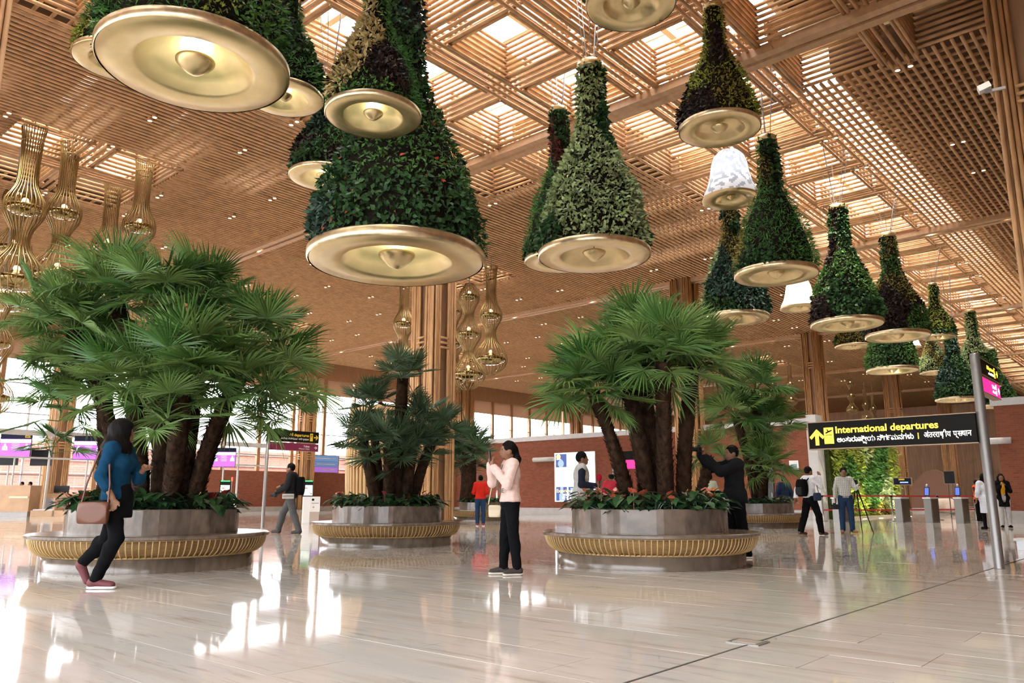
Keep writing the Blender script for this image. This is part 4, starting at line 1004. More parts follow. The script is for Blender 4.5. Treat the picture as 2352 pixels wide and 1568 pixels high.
# man in black jacket with camera
m1 = person(gr(1696, 1281), LEFT + .15, dict(kr=(.1, .02, .5), er=(.17, .32, 1.36), wr=(.05, .50, 1.56), hdr=(-.1, .2, 1), el=(-.20, .30, 1.29), wl=(-.06, .48, 1.50), hdl=(.1, .25, 1), thr=(-1, .2, 0), thl=(1, .2, 0), grip=.6, kl=(-.1, -.04, .5), al=(-.11, -.10, .085), tl=(-.12, .05, .035)),
    dict(trousers=(black, .022), shoes=(black, mt['white']), tops=[('jacket', cloth('charcoal_jacket', (.010, .010, .0115)), .042, .82, 1)], hair='short'),
    'man in a black jacket raising a camera, facing left', 1.74, .012)
def camera_thing(e, p, label, rz=0, sc=1.0, name='camera_body'):
    c = thing_at('photo_camera', e, p, rz); c.scale = (sc,) * 3; tag(c, label, 'camera')
    rbox('body', .07, .03, .045, mt['black'], c); MB().lathe([(.034, 0), (.036, .07), (.03, .075), (.001, .07)], 16).build('lens', mt['black'], c, True, rot=(-pi / 2, 0, 0), loc=(0, .03, 0)); MB().box(-.025, .025, -.02, .02, .045, .068).build('viewfinder', mt['black'], c)
    return c
camera_thing(m1, (0, .56, 1.64), 'black camera held up by the man in the black jacket')
# man in grey vest with red microphone behind the right planter
vest = cloth('grey_vest', (.44, .43, .40))
m2 = person(gr(1338, 1262), RIGHT, dict(er=(.24, -.02, 1.12), wr=(.20, .22, 1.10), hdr=(0, .6, .4), el=(-.24, 0, 1.12), wl=(-.2, .2, 1.0)),
    dict(trousers=(cloth('grey_trousers', (.12, .12, .13)), .02), shoes=(black,), tops=[('shirt', cloth('navy_shirt', (.015, .018, .032)), .02, .9, 1), ('waistcoat', vest, .036, .84, 0)], hair='short'),
    'man in a grey waistcoat holding a red microphone behind the right planter', 1.76, .012)
mic = thing_at('microphone', m2, (.20, .30, 1.12)); tag(mic, 'microphone with red foam head held by the man in the waistcoat', 'microphone')
MB().tube([(0, .0, -.12), (0, 0, .08)], .014, 8).build('handle', mt['black'], mic); surface([('e', vv(0, 0, .13), vv(.05, .05, .065))], name='foam_head', mat=cloth('red_foam', (.35, .01, .03)), parent=mic)
# others
red_s = cloth('red_sweater', (.55, .025, .015))
person(gr(1103, 1208), AWAY, dict(er=(.24, -.02, 1.12), wr=(.14, .20, 1.08), el=(-.24, -.02, 1.12), wl=(-.14, .20, 1.08)), dict(trousers=(jeans, .016), shoes=(M('red_trainer', (.25, .02, .02), .6), mt['white']), tops=[('sweater', red_s, .028, .90, 1)], hair='short'), 'man in a bright red sweater and jeans seen from behind', 1.70, .014)
person(at(1405, 1146, 23.5), AWAY, dict(er=(.26, 0, 1.14), wr=(.22, .2, 1.1), el=(-.26, 0, 1.14), wl=(-.2, .2, 1.1)), dict(trousers=(black, .016), shoes=(black,), tops=[('shirt', cloth('crimson_shirt', (.42, .03, .05)), .03, .85, 1)], hair='bald'), 'balding man in a crimson shirt seen over the anthuriums', 1.66, .016)
person(at(1632, 1146, 24.5), AWAY + .3, dict(), dict(trousers=(black, .016), shoes=(black,), tops=[('shirt', cloth('pale_green_shirt', (.42, .46, .36)), .03, .85, 1)], hair='short'), 'person in a pale green shirt half hidden behind the right palm', 1.68, .016)
person(gr(1806, 1205), AWAY, dict(kr=(.1, .06, .5), ar=(.1, -.06, .09), tr=(.1, .08, .035)), dict(trousers=(cloth('khaki', (.46, .36, .25)), .018), shoes=(black,), tops=[('shirt', cloth('navy_top', (.018, .028, .06)), .03, .86, .75)], hair='short'), 'man in a navy shirt and khaki trousers walking away', 1.72, .014)
m8 = person(gr(1866, 1229), RIGHT + .3, dict(kr=(.09, .16, .50), ar=(.1, .20, .085), tr=(.1, .36, .035), kl=(-.09, -.12, .48), al=(-.1, -.26, .10), tl=(-.1, -.11, .035), er=(.22, .18, 1.20), wr=(.16, .20, 1.44), hdr=(-.1, .1, 1), el=(-.26, -.16, 1.14), wl=(-.26, -.22, .92)),
    dict(trousers=(black, .024), shoes=(M('brown_shoe', (.06, .03, .02), .5),), tops=[('shirt', white_c, .026, .92, 1)], hair='short'), 'man in a white shirt with a black backpack walking right', 1.72, .013)
bp = thing_at('backpack', m8, (0, -.21, 1.17)); tag(bp, 'black backpack worn by the man in the white shirt', 'backpack')
rbox('pack', .15, .09, .22, black, bp); rbox('front_pocket', .11, .03, .10, cloth('dark_grey', (.03, .03, .033)), bp).location = (0, -.10, -.08)
MB().tube([(.1, .07, .18), (.13, .15, .26), (.13, .25, .22), (.15, .28, .05)], .018, 5).tube([(-.1, .07, .18), (-.13, .15, .26), (-.13, .25, .22), (-.15, .28, .05)], .018, 5).build('strap', black, bp)
sb = thing_at('sling_bag', m8, (.27, .02, .95)); tag(sb, 'navy sling bag at the side of the man with the backpack', 'bag'); rbox('pouch', .04, .10, .10, cloth('navy_bag', (.03, .04, .08)), sb); MB().tube([(0, .05, .08), (-.1, .05, .45)], .008, 4).build('strap', black, sb)
def check_cloth():
    m, N, L, B = nmat('check_cloth'); tc = N.new('ShaderNodeTexCoord'); sp = N.new('ShaderNodeSeparateXYZ'); L.new(tc.outputs['Object'], sp.inputs[0]); out = []
    for ax in (0, 2):
        mu = N.new('ShaderNodeMath'); mu.operation = 'MULTIPLY'; mu.inputs[1].default_value = 22; L.new(sp.outputs[ax], mu.inputs[0]); fr = N.new('ShaderNodeMath'); fr.operation = 'FRACT'; L.new(mu.outputs[0], fr.inputs[0])
        lt = N.new('ShaderNodeMath'); lt.operation = 'LESS_THAN'; lt.inputs[1].default_value = .22; L.new(fr.outputs[0], lt.inputs[0]); out.append(lt)
    mxx = N.new('ShaderNodeMath'); mxx.operation = 'MAXIMUM'; L.new(out[0].outputs[0], mxx.inputs[0]); L.new(out[1].outputs[0], mxx.inputs[1])
    r = N.new('ShaderNodeMix'); r.data_type = 'RGBA'; L.new(mxx.outputs[0], r.inputs[0]); r.inputs[6].default_value = (.62, .62, .58, 1); r.inputs[7].default_value = (.30, .32, .31, 1)
    L.new(r.outputs[2], B.inputs['Base Color']); B.inputs['Roughness'].default_value = .9; B.inputs['Specular IOR Level'].default_value = .08; return m
m9 = person(gr(1948, 1224), NEAR - .25, dict(shw=.168, ar=(.12, 0, .085), tr=(.17, .13, .035), al=(-.12, 0, .085), tl=(-.2, .12, .035), kr=(.11, .02, .5), kl=(-.11, .02, .5), er=(.235, -.02, 1.13), wr=(.25, .03, .86), el=(-.26, .04, 1.16), wl=(-.32, .20, 1.22)),
    dict(trousers=(jeans, .018), shoes=(M('tan_boot', (.30, .15, .06), .6),), tops=[('shirt', check_cloth(), .018, .90, 1)], hair='short'), 'man in a checked shirt and jeans standing beside a tripod', 1.74, .013)
camera_thing(m9, (.29, .08, .68), 'black video camera held low by the man in the checked shirt', 0, 1.5)
tp = link('tripod', None, None, gr(1975, 1224)); tag(tp, 'black camera tripod standing right of the man in the checked shirt', 'tripod')
for k, (dx, dy) in enumerate(((-.22, .1), (.36, -.02), (.20, .3))):
    v = rot((dx, dy, 0)); MB().tube([(0, 0, 1.30), (v.x * .5, v.y * .5, .66), (v.x, v.y, 0)], [.022, .018, .012], 6).build('leg', mt['black'], tp)
rbox('head', .05, .05, .06, mt['black'], tp).location = (0, 0, 1.36); v = rot((-.34, -.1, 0)); MB().tube([(0, 0, 1.36), (v.x, v.y, 1.18)], .012, 6).build('pan_handle', mt['black'], tp)
m13 = person(gr(664, 1226), LEFT, dict(kr=(.09, .20, .50), ar=(.09, .30, .09), tr=(.09, .44, .05), kl=(-.09, -.10, .49), al=(-.09, -.26, .085), tl=(-.09, -.10, .035), er=(.24, .06, 1.14), wr=(.14, .26, 1.14), el=(-.25, .06, 1.12), wl=(-.16, .26, 1.02), head=(0, .05, 1.58)),
    dict(trousers=(cloth('grey_cargo', (.085, .085, .085)), .022), shoes=(M('dark_shoe', (.04, .035, .03), .6),), tops=[('jacket', cloth('dark_jacket', (.018, .018, .02)), .036, .86, 1)], hair='short'), 'man in a dark jacket with a backpack striding left past the kiosk', 1.84, .013)
bp = thing_at('backpack', m13, (0, -.22, 1.15)); tag(bp, 'dark backpack worn by the man striding left', 'backpack'); rbox('pack', .15, .09, .24, black, bp); MB().tube([(.1, .07, .2), (.13, .16, .28), (.13, .26, .22)], .018, 5).tube([(-.1, .07, .2), (-.13, .16, .28), (-.13, .26, .22)], .018, 5).build('strap', black, bp)
hp = thing_at('hip_bag', m13, (-.26, .0, .90), .2); tag(hp, 'pale grey hip bag worn by the man striding left', 'bag'); rbox('pouch', .035, .15, .065, cloth('pale_grey', (.42, .40, .36)), hp); MB().box(-.04, -.035, -.14, .14, .0, .012).build('zip', mt['black'], hp)
camera_thing(m13, (-.16, .34, .93), 'black camera carried low by the man striding left', .0, 1.3)
person(gr(2252, 1197), NEAR + .5, dict(er=(.22, .08, 1.12), wr=(.08, .2, 1.2), el=(-.22, .08, 1.12), wl=(-.08, .2, 1.15)), dict(trousers=(black, .02), shoes=(black,), tops=[('shirt', cloth('maroon_shirt', (.10, .02, .02)), .02, .88, .75), ('safety_vest', cloth('orange_vest', (.75, .10, .02)), .034, .86, 0)], hair='short'), 'guard in an orange safety vest beside the exit gates', 1.68, .018)
person(gr(2272, 1216), AWAY, dict(fem=1), dict(trousers=(black, .004), shoes=(black,), tops=[('dress', cloth('white_dress', (.62, .66, .74)), .03, .50, .75)], hair='loose'), 'woman in a white dress partly behind the steel sign post', 1.66, .018)
person(gr(2312, 1212), NEAR - .35, dict(fem=1, er=(.2, .1, 1.15), wr=(.06, .2, 1.30), hdr=(-.3, .1, .8), el=(-.2, .1, 1.15), wl=(-.06, .2, 1.30), hdl=(.3, .1, .8)), dict(trousers=(cloth('grey_slacks', (.42, .42, .43)), .02), shoes=(black,), tops=[('blouse', cloth('mustard', (.62, .30, .02)), .014, .86, 0), ('cardigan', black, .026, .66, 1)], hair='loose'), 'woman in a black cardigan over a mustard top right of the post', 1.70, .016)
# ================= lettering =================
def text_me(s, size, mat, bold=.018, sx=1.0):
    c = bpy.data.curves.new('lettering', 'FONT'); c.body = s; c.size = size; c.offset = bold * size; c.extrude = .002; c.resolution_u = 3
    o = bpy.data.objects.new('lettering', c); col.objects.link(o); bpy.context.view_layer.update()
    me = bpy.data.meshes.new_from_object(o.evaluated_get(bpy.context.evaluated_depsgraph_get()))
    bpy.data.objects.remove(o); me.materials.clear(); me.materials.append(mat)
    if sx != 1: me.transform(Matrix.Scale(sx, 4, (1, 0, 0)))
    xs = [v.co.x for v in me.vertices] or [0]
    return me, min(xs), max(xs)
def write(parent, runs, x, z, size, mat, fit=None, align='l', y=0., bold=.018, name='lettering'):
    """runs: string or list of (string, scale, dz, tuck); letters stand in the parent's x-z plane facing -y"""
    if isinstance(runs, str): runs = [(runs, 1, 0, 0)]
    parts, cur = [], 0.0
    for s, k, dz, tuck in runs:
        if s == ' ': cur += .28 * size; continue
        me, a, b = text_me(s, size * k, mat, bold)
        px = cur + tuck * size - a; parts.append((me, px, dz * size))
        cur = max(cur, px + b + .03 * size)
    sc = fit / cur if fit else 1.0
    x0 = x if align == 'l' else x - cur * sc
    for me, px, dz in parts:
        link(name, me, parent, (x0 + px * sc, y, z + dz), (pi / 2, 0, 0), (sc, 1, 1))
KAN = [('ಅಂತಾರಾ', 1, 0, 0), ('ಷೀ', 1, 0, 0), ('ಟ', .5, -.32, -.75), ('ರ', .38, -.42, -.35), ('ಯ', 1, 0, 0), (' ', 1, 0, 0), ('ನಿ', 1, 0, 0), ('ಗ', 1, 0, 0), ('೯', .9, 0, -.02), ('ಮನಗಳು', 1, 0, 0)]
DEV = [('अंतररा', 1, 0, 0), ('ष', 1, 0, -.05), ('ट', .42, -.22, -.34), ('ीय', 1, 0, -.05), (' ', 1, 0, 0), ('प्', 1, 0, 0), ('स', .98, 0, -.12), ('थान', 1, 0, -.14)]
yel = E_('sign_yellow_light', (1, .72, .05), 1.6); wht = E_('sign_white_light', (1, .97, .9), 1.5); sblk = M('sign_black_face', (.010, .009, .008), .6, spec=.08); spink = E_('sign_pink_light', (.95, .03, .32), 1.0); smar = M('sign_maroon_face', (.20, .018, .07), .4)
yel_d = M('sign_yellow_print', (.75, .55, .03), .5); wht_d = M('sign_white_print', (.75, .75, .75), .5)
trim_m = M('sign_tan_edge', (.35, .24, .14), .5)
def arrow(parent, x, z, s, mat, up=True, y=0.):
    P = [(-.11, -.5), (.11, -.5), (.11, .12), (.36, -.13), (.46, .02), (0, .5), (-.46, .02), (-.36, -.13), (-.11, .12)]
    if not up: P = [(b, -a) for a, b in P]
    n = len(P); mb = MB(); mb.add([(x + a * s, y - .004, z + b * s) for a, b in P] + [(x + a * s, y + .002, z + b * s) for a, b in P], [tuple(range(n))[::-1], tuple(range(n, 2 * n))] + [(i, (i + 1) % n, n + (i + 1) % n, n + i) for i in range(n)])
    return mb.build('arrow', mat, parent)
def plane_icon(parent, x, z, w, h, mat, dark, y=0.):
    ic = MB().box(x, x + w, y - .004, y + .002, z, z + h).build('pictogram', mat, parent)
    mb = MB()
    for pts in ([(.15, .70), (.75, .84), (.88, .84), (.86, .78), (.2, .62)], [(.42, .70), (.30, .90), (.37, .91), (.58, .74)]):
        n = len(pts); q = [(x + a * w, z + b * h) for a, b in pts]
        mb.add([(a, y - .007, b) for a, b in q] + [(a, y - .003, b) for a, b in q], [tuple(range(n))[::-1], tuple(range(n, 2 * n))] + [(i, (i + 1) % n, n + (i + 1) % n, n + i) for i in range(n)])
    mb.box(x + .15 * w, x + .85 * w, y - .007, y - .003, z + .52 * h, z + .555 * h).build('plane_mark', dark, parent)
me_, a_, b_ = text_me('GE', .075, cloth('print_grey', (.10, .12, .11)), .02); link('print', me_, w2, w2_print, (pi / 2, 0, pi + .707))
# --- departures sign on its steel post ---
PP = gr(2296, 1306); Yp = vf(PP).y
post = link('sign_post', None, None, PP); tag(post, 'tall round steel sign post standing at the right', 'sign post')
ptop = zat(812, Yp)
MB().lathe([(.001, 0), (.066, 0), (.062, .01), (.062, ptop - .02), (.055, ptop), (.001, ptop)], 28).build('tube', mt['steel'], post, True)
zt, zb = zat(948, Yp), zat(1015, Yp); SL = 2.36; SH = zt - zb
sg = link('departures_sign', None, None, PP); tag(sg, 'long black lit sign reading International departures', 'sign')
MB().box(-SL, -.07, -.06, .06, zb, zt).build('face', sblk, sg); MB().box(-SL - .01, -.06, -.065, .065, zt, zt + .012).box(-SL - .01, -.06, -.065, .065, zb - .012, zb).box(-SL - .012, -SL, -.065, .065, zb - .012, zt + .012).build('edge_trim', trim_m, sg)
X = lambda f: -SL + f * (SL - .07)
y0 = -.064
arrow(sg, X(.055), zb + SH * .44, SH * .62, yel, True, y0); plane_icon(sg, X(.103), zb + SH * .17, X(.165) - X(.103), SH * .62, yel, sblk, y0)
write(sg, 'International departures', X(.18), zb + SH * .56, SH * .36, yel, X(.80) - X(.18), y=y0, bold=.022)
write(sg, KAN, X(.185), zb + SH * .22, SH * .26, wht, X(.655) - X(.185), y=y0, bold=.016)
MB().box(X(.678), X(.683), y0 - .004, y0, zb + SH * .2, zb + SH * .42).build('divider', yel, sg)
write(sg, DEV, X(.712), zb + SH * .24, SH * .28, wht, X(.975) - X(.712), y=y0, bold=.012)
# --- small flag signs on the same post, running away from the viewer ---
def flag(P, L, z0, z1, face, fg, fg2, title, sub, pict, label, lit):
    s = link('direction_sign', None, None, P, (0, 0, pi / 2)); tag(s, label, 'sign')
    h = z1 - z0
    MB().box(.07, L, -.05, .05, z0, z1).build('face', face, s); MB().box(.06, L + .01, -.055, .055, z1, z1 + .01).box(.06, L + .01, -.055, .055, z0 - .014, z0).build('edge_trim', trim_m, s)
    arrow(s, L - .12, z0 + h * .5, h * .5, fg, False, -.054)
    w = h * .3
    if pict: plane_icon(s, L - .26 - w, z0 + h * .15, w, h * .7, fg, face, -.054)
    else:
        for k in (0, 1): MB().box(L - .26 - w, L - .27, -.056, -.05, z0 + h * (.12 + .42 * k), z0 + h * (.46 + .42 * k)).build('pictogram', smar if not lit else wht, s)
    write(s, title, L - .30 - w, z0 + h * .52, h * .36, fg, None, 'r', -.054, .02)
    write(s, sub, L - .30 - w, z0 + h * .2, h * .22, fg2, None, 'r', -.054, .01)
zk = lambda y: zat(y, Yp)
flag(PP, 1.25, zk(857), zk(822), sblk, yel, wht, 'All departures', 'ಎಲ್ಲಾ ನಿರ್ಗಮನ', True, 'small black sign with yellow letters beside the steel post top', True)
flag(PP, 1.25, zk(898), zk(864), spink, wht, wht, 'Toilets', 'ಶೌಚಾಲಯ', False, 'pink lit toilets sign under the small black sign on the post', True)
# --- left pole with two signs ---
PL = gr(603, 1210); Yl = vf(PL).y
po = link('sign_post', None, None, PL); tag(po, 'slim pale steel sign pole beyond the left planter', 'sign post')
MB().lathe([(.001, 0), (.06, 0), (.055, .01), (.055, zat(980, Yl)), (.001, zat(978, Yl))], 20).build('tube', mt['steel'], po, True)
zl = lambda y: zat(y, Yl)
flag(PL, 2.0, zl(1011), zl(985), sblk, yel_d, wht_d, 'All departures', 'ಎಲ್ಲಾ ನಿರ್ಗಮನ  सभी प्रस्थान', True, 'black All departures sign on the slim left pole', False)
flag(PL, 2.0, zl(1031), zl(1014), smar, wht_d, wht_d, 'Toilets', 'ಶೌಚಾಲಯ  शौचालय', False, 'maroon toilets sign on the slim left pole', False)

# ================= kiosks =================
scr_w = E_('kiosk_screen_light', (.80, .92, .82), 1.0); green = E_('green_light_bar', (.05, .85, .20), 1.6); red_l = E_('red_beacon', (1, .10, .05), 2)
def kiosk(p, label):
    e = link('check_in_kiosk', None, None, p, (0, 0, TH + .35)); tag(e, label, 'kiosk')
    MB().box(-.05, .62, -.30, .30, .05, .55).box(-.05, .60, -.26, .26, .0, .05).build('base', M('kiosk_base', (.6, .52, .45), .4), e) if False else None
    MB().box(-.30, -.06, -.24, .24, 0, 1.0).box(-.06, .32, -.26, .26, .42, 1.0).build('body', mt['white'], e); MB().box(-.06, .30, -.25, .25, 0, .42).build('pedestal', M('kiosk_pedestal', (.50, .42, .36), .4), e)
    s = MB().box(-.28, .12, -.05, .05, 0, .62).build('display', mt['black'], e, loc=(-.06, -.05, 1.0), rot=(-.2, 0, 0))
    MB().box(-.25, .09, -.06, -.05, .03, .44).build('screen', scr_w, s); MB().box(-.25, .09, -.06, -.03, .58, .62).build('light_bar', green, s)
    MB().box(-.20, -.10, -.063, -.06, .30, .33).build('screen_mark', M('screen_red', (.6, .1, .08), .5), s); MB().box(.02, .07, -.063, -.06, .08, .11).build('screen_button', mt['black'], s)
    MB().box(.0, .09, -.266, -.26, .84, .92).build('scanner', mt['black'], e); MB().box(0, .27, -.266, -.26, .74, .755).build('ticket_slot', mt['black'], e); MB().box(.05, .10, -.266, -.26, .57, .62).build('emblem', M('emblem_orange', (.5, .2, .1), .5), e)
    return e
kiosk(gr(712, 1200), 'white self check-in kiosk with green light bar right of the striding man')
k2 = kiosk(gr(520, 1200), 'white self check-in kiosk half hidden behind the left planter')
MB().tube([(.1, 0, 1.6), (.1, 0, 1.75)], .03, 8).build('beacon', red_l, k2); MB().tube([(.1, 0, 1.0), (.1, 0, 1.6)], .012, 6).build('beacon_stem', mt['steel'], k2)

# ================= check-in desks and hanging screens at the left =================
tan = M('tan_laminate', (.50, .31, .17), .45, var=.1, scale=2); purple = E_('screen_purple_light', (.48, .12, .80), 1.25); navy = M('screen_navy', (.01, .012, .03), .5, spec=.1)
def face_obj(name, p, label, cat, rz=TH): return tag(link(name, None, None, p, (0, 0, rz)), label, cat)
d1 = face_obj('check_in_desk', gr(28, 1186), 'tan check-in desk at the left edge below the purple screen', 'desk')
MB().box(-2.2, .85, -.1, .9, .25, 1.62).build('front', tan, d1); MB().box(-2.3, .8, -.05, .9, 0, .25).build('plinth', mt['plinth'], d1); MB().box(-.2, .8, -.16, -.1, .95, 1.05).build('ledge', mt['cream'], d1)
d2 = face_obj('baggage_scale', gr(112, 1186), 'low grey baggage scale between the desk and the large planter', 'baggage scale')
MB().box(-1.0, .9, 0, 1.2, 0, .32).build('plinth', tan, d2); MB().box(-.95, .15, .1, 1.2, .32, .38).build('belt', mt['steel'], d2); MB().box(-.95, .15, 1.2, 1.3, .32, .95).build('backplate', M('pale_steel', (.45, .48, .54), .3, .6), d2); MB().box(.15, .25, .0, 1.3, .0, .98).build('divider', tan, d2); MB().box(-1.0, 1.6, 1.3, 1.6, .9, 1.2).build('counter_front', tan, d2)
MB().box(-.7, .1, 1.4, 1.5, 1.25, 1.62).build('monitor', mt['black'], d2)
def hang_screen(x, y, w, h, zc, label, on=True, num=True, rz=TH + .1):
    p = at(x, y, zc); W_ = w * zc / F_PX; H_ = h * zc / F_PX
    e = link('flight_screen', None, None, p, (0, 0, rz)); tag(e, label, 'screen')
    MB().box(-W_ / 2, W_ / 2, -.03, .06, -H_ / 2, H_ / 2).build('housing', mt['black'], e)
    if on:
        MB().box(-W_ / 2 + .02, W_ / 2 - .02, -.036, -.03, -H_ / 2 + .02, H_ * .28).build('picture', purple, e); MB().box(-W_ / 2 + .02, W_ / 2 - .02, -.042, -.036, H_ * .12, H_ * .26).build('banner', wht, e)
        MB().box(-W_ / 2 + .02, W_ / 2 - .02, -.036, -.03, H_ * .29, H_ / 2 - .02).build('header', navy, e)
        pale = E_('screen_pale_light', (.75, .8, .95), 1.0)
        for sx in (-.33, .36): MB().lathe([(.001, -.2 * H_), (.09 * W_, -.2 * H_), (.08 * W_, -.05 * H_), (.03 * W_, 0), (.035 * W_, .06 * H_), (.001, .09 * H_)], 10).build('figure', pale, e, loc=(sx * W_, -.04, 0), sc=(1, .02, 1))
        for k in range(4): MB().box(-W_ * (.12 - .02 * (k % 2)), W_ * .13, -.042, -.036, H_ * (.05 - .08 * k), H_ * (.075 - .08 * k)).build('text_line', pale, e)
        if num: write(e, '026', W_ * .46, H_ * .33, H_ * .15, yel_d, None, 'r', -.04, .02)
    MB().tube([(0, .08, -H_ / 2), (0, .08, -p.z)], .05, 8).build('pole', mt['cap'], e)
    return e
hang_screen(36, 1023, 68, 54, 45, 'purple check-in screen numbered 026 nearest the left edge')
hang_screen(203, 1028, 64, 54, 45, 'purple check-in screen behind the woman in blue')
hang_screen(300, 1036, 60, 48, 44, 'purple check-in screen between the woman and the palm trunks')
hang_screen(514, 1050, 54, 44, 47, 'purple check-in screen right of the left palm trunks', num=False)
hang_screen(95, 1051, 46, 36, 46, 'blank black monitor right of the numbered purple screen', False)
hang_screen(20, 1058, 40, 20, 47, 'blank dark monitor just below the numbered purple screen', False)
rl = link('canopy_rail', None, None, at(120, 995, 46), (0, 0, 0)); tag(rl, 'long pale horizontal rail above the check-in screens', 'rail')
MB().box(-.12, .12, -22, 14, -.18, .12).build('rail_beam', mt['cap'], rl); MB().box(-.1, .1, -22, 14, -1.5, -1.4).build('rail_bar', mt['cap'], rl)
for k in range(6): MB().tube([(0, -18 + 6 * k, -rl.location.z), (0, -18 + 6 * k, 0)], .07, 8).build('rail_post', mt['cap'], rl)
pl_ = link('lamp_pole', None, None, gr(38, 1176)); tag(pl_, 'slender grey pole rising before the left windows', 'pole'); MB().tube([(0, 0, 0), (0, 0, zat(917, vf(pl_.location).y))], .11, 10).build('shaft', mt['steel_dk'], pl_)
for x, lab, c in ((47, 'seated clerk in dark red behind the tan check-in desk', (.10, .02, .03)), (66, 'seated clerk in white behind the check-in desk', (.6, .6, .6))):
    pp = at(x, 1146, 46); person(pp, NEAR - .6, dict(hip=(0, 0, .93)), dict(trousers=(black, .016), shoes=(black,), tops=[('shirt', cloth('clerk_%d' % x, c), .03, .86, 1)], hair='short'), lab, 1.9, .03)

# info board on the low brick wall
ib = link('information_board', None, None, W(20.3, -34.72, 3.6), (0, 0, pi / 2)); tag(ib, 'blue and violet information screen on top of the low brick wall', 'screen')
MB().box(-1.5, 1.5, 0, .1, -.6, .85).build('frame', trim_m, ib)
for k, (c, z0, z1) in enumerate((((.10, .20, .38), .35, .8), ((.10, .17, .34), -.1, .33), ((.30, .12, .45), -.55, -.12))):
    MB().box(-1.4, 1.4, -.02, 0, z0, z1).build('panel', E_('board_light_%d' % k, c, 1.0), ib); MB().box(-1.2 + .5 * k, 1.1, -.03, -.02, (z0 + z1) / 2 - .04, (z0 + z1) / 2 + .04).build('text_line', wht_d, ib)

# ================= advert screen on the brick wall =================
def onwall(x, a=18.3):      # across-hall coordinate b where pixel column x meets the wall plane
    r = rot(ray(x, 1100)); t = (C1.y + a) / r.y; return r.x * t - C1.x
b0, b1_ = onwall(1273), onwall(1367); Yw = vf(W(18.3, b0)).y
zA, zB = zat(1040, Yw), zat(1152, Yw); wA, hA = b1_ - b0, zA - zB
ad = link('advert_screen', None, None, W(18.33, b0, zB)); tag(ad, 'bright white advert screen on the brick wall behind the waistcoat man', 'screen')
ad_w = E_('advert_white_light', (.93, .95, 1), 1.5); ad_b = E_('advert_blue_light', (.05, .09, .30), 1.0); ad_l = E_('advert_pale_blue_light', (.35, .5, .95), 1.0); ad_g = E_('advert_gold_light', (1, .75, .35), 1.1)
MB().box(0, wA, 0, .07, 0, hA).build('housing', mt['white'], ad); MB().box(.03, wA - .03, -.01, 0, .03, hA - .03).build('picture', ad_w, ad)
def adp(n, x0, x1, z0, z1, m, y=-.014): MB().box(x0 * wA, x1 * wA, y, y + .004, z0 * hA, z1 * hA).build(n, m, ad)
adp('tile_picture', .04, .31, .70, .97, ad_b); adp('tile_picture', .04, .31, .02, .30, ad_b); adp('tile_picture', .35, .64, .02, .30, ad_b); adp('tile_picture', .68, .96, .02, .30, ad_b)
MB().lathe([(.001, 0), (.055 * wA, 0)], 20).build('emblem', ad_g, ad, loc=(.11 * wA, -.02, .915 * hA), rot=(pi / 2, 0, 0)); adp('emblem_line', .06, .18, .853, .868, wht, -.02)
MB().lathe([(.001, 0), (.075 * wA, 0)], 20).build('emblem', ad_l, ad, loc=(.17 * wA, -.02, .775 * hA), rot=(pi / 2, 0, 0))
adp('figure', .15, .22, .12, .30, ad_l, -.016); adp('figure', .12, .26, .02, .16, ad_l, -.016); adp('figure', .40, .5, .08, .28, ad_l, -.016)
write(ad, 'Experience', .06 * wA, .19 * hA, .10 * hA, ad_g, .42 * wA, y=-.024); write(ad, 'BY 45 ART', .20 * wA, .06 * hA, .06 * hA, wht, .30 * wA, y=-.024, bold=.03); write(ad, 'WORKS A', .20 * wA, .12 * hA, .06 * hA, wht, .28 * wA, y=-.024, bold=.03)
for k in range(7): adp('speck', .80 + .022 * k, .808 + .022 * k, .90 + .012 * (k % 3), .912 + .012 * (k % 3), ad_b, -.018)
def wall_light(x, y, w, label, a=18.3, mat=None):
    bb = onwall(x, a); p = W(a, bb, zat(y, vf(W(a, bb)).y)); e = link('wall_light', None, None, p); tag(e, label, 'wall light')
    MB().tube([(-w / 2, -.08, 0), (w / 2, -.08, 0)], .13, 12).build('tube', mt['cap'], e, True); MB().box(-.1, .1, -.02, .1, -.05, .05).build('bracket', mt['steel_dk'], e)
wall_light(1250, 1055, 1.5, 'horizontal tubular wall light left of the advert screen'); wall_light(2308, 1012, .8, 'horizontal tubular wall light on the brick wall right of the post')
ps = link('direction_sign', None, None, W(17.6, onwall(1442, 17.6), zat(1050, vf(W(17.6, 0)).y))); tag(ps, 'black and pink sign glimpsed between the right palm trunks', 'sign')
MB().box(-.9, .9, -.05, .05, .0, .45).build('face', sblk, ps); MB().box(-.9, .9, -.05, .05, -.48, -.02).build('pink_face', spink, ps); MB().tube([(-.9, 0, .45), (-.9, 0, -ps.location.z)], .06, 8).build('pole', mt['steel'], ps)
pn = link('wall_notice', None, None, W(18.33, onwall(1825), zat(1068, vf(W(18.3, onwall(1825))).y))); tag(pn, 'small white notice on the brick wall above the dark door', 'notice'); MB().box(-.22, .22, 0, .05, -.22, .22).build('plate', mt['white'], pn); MB().box(-.15, .15, -.006, 0, -.15, .05).build('print', M('notice_print', (.2, .35, .35), .5), pn)

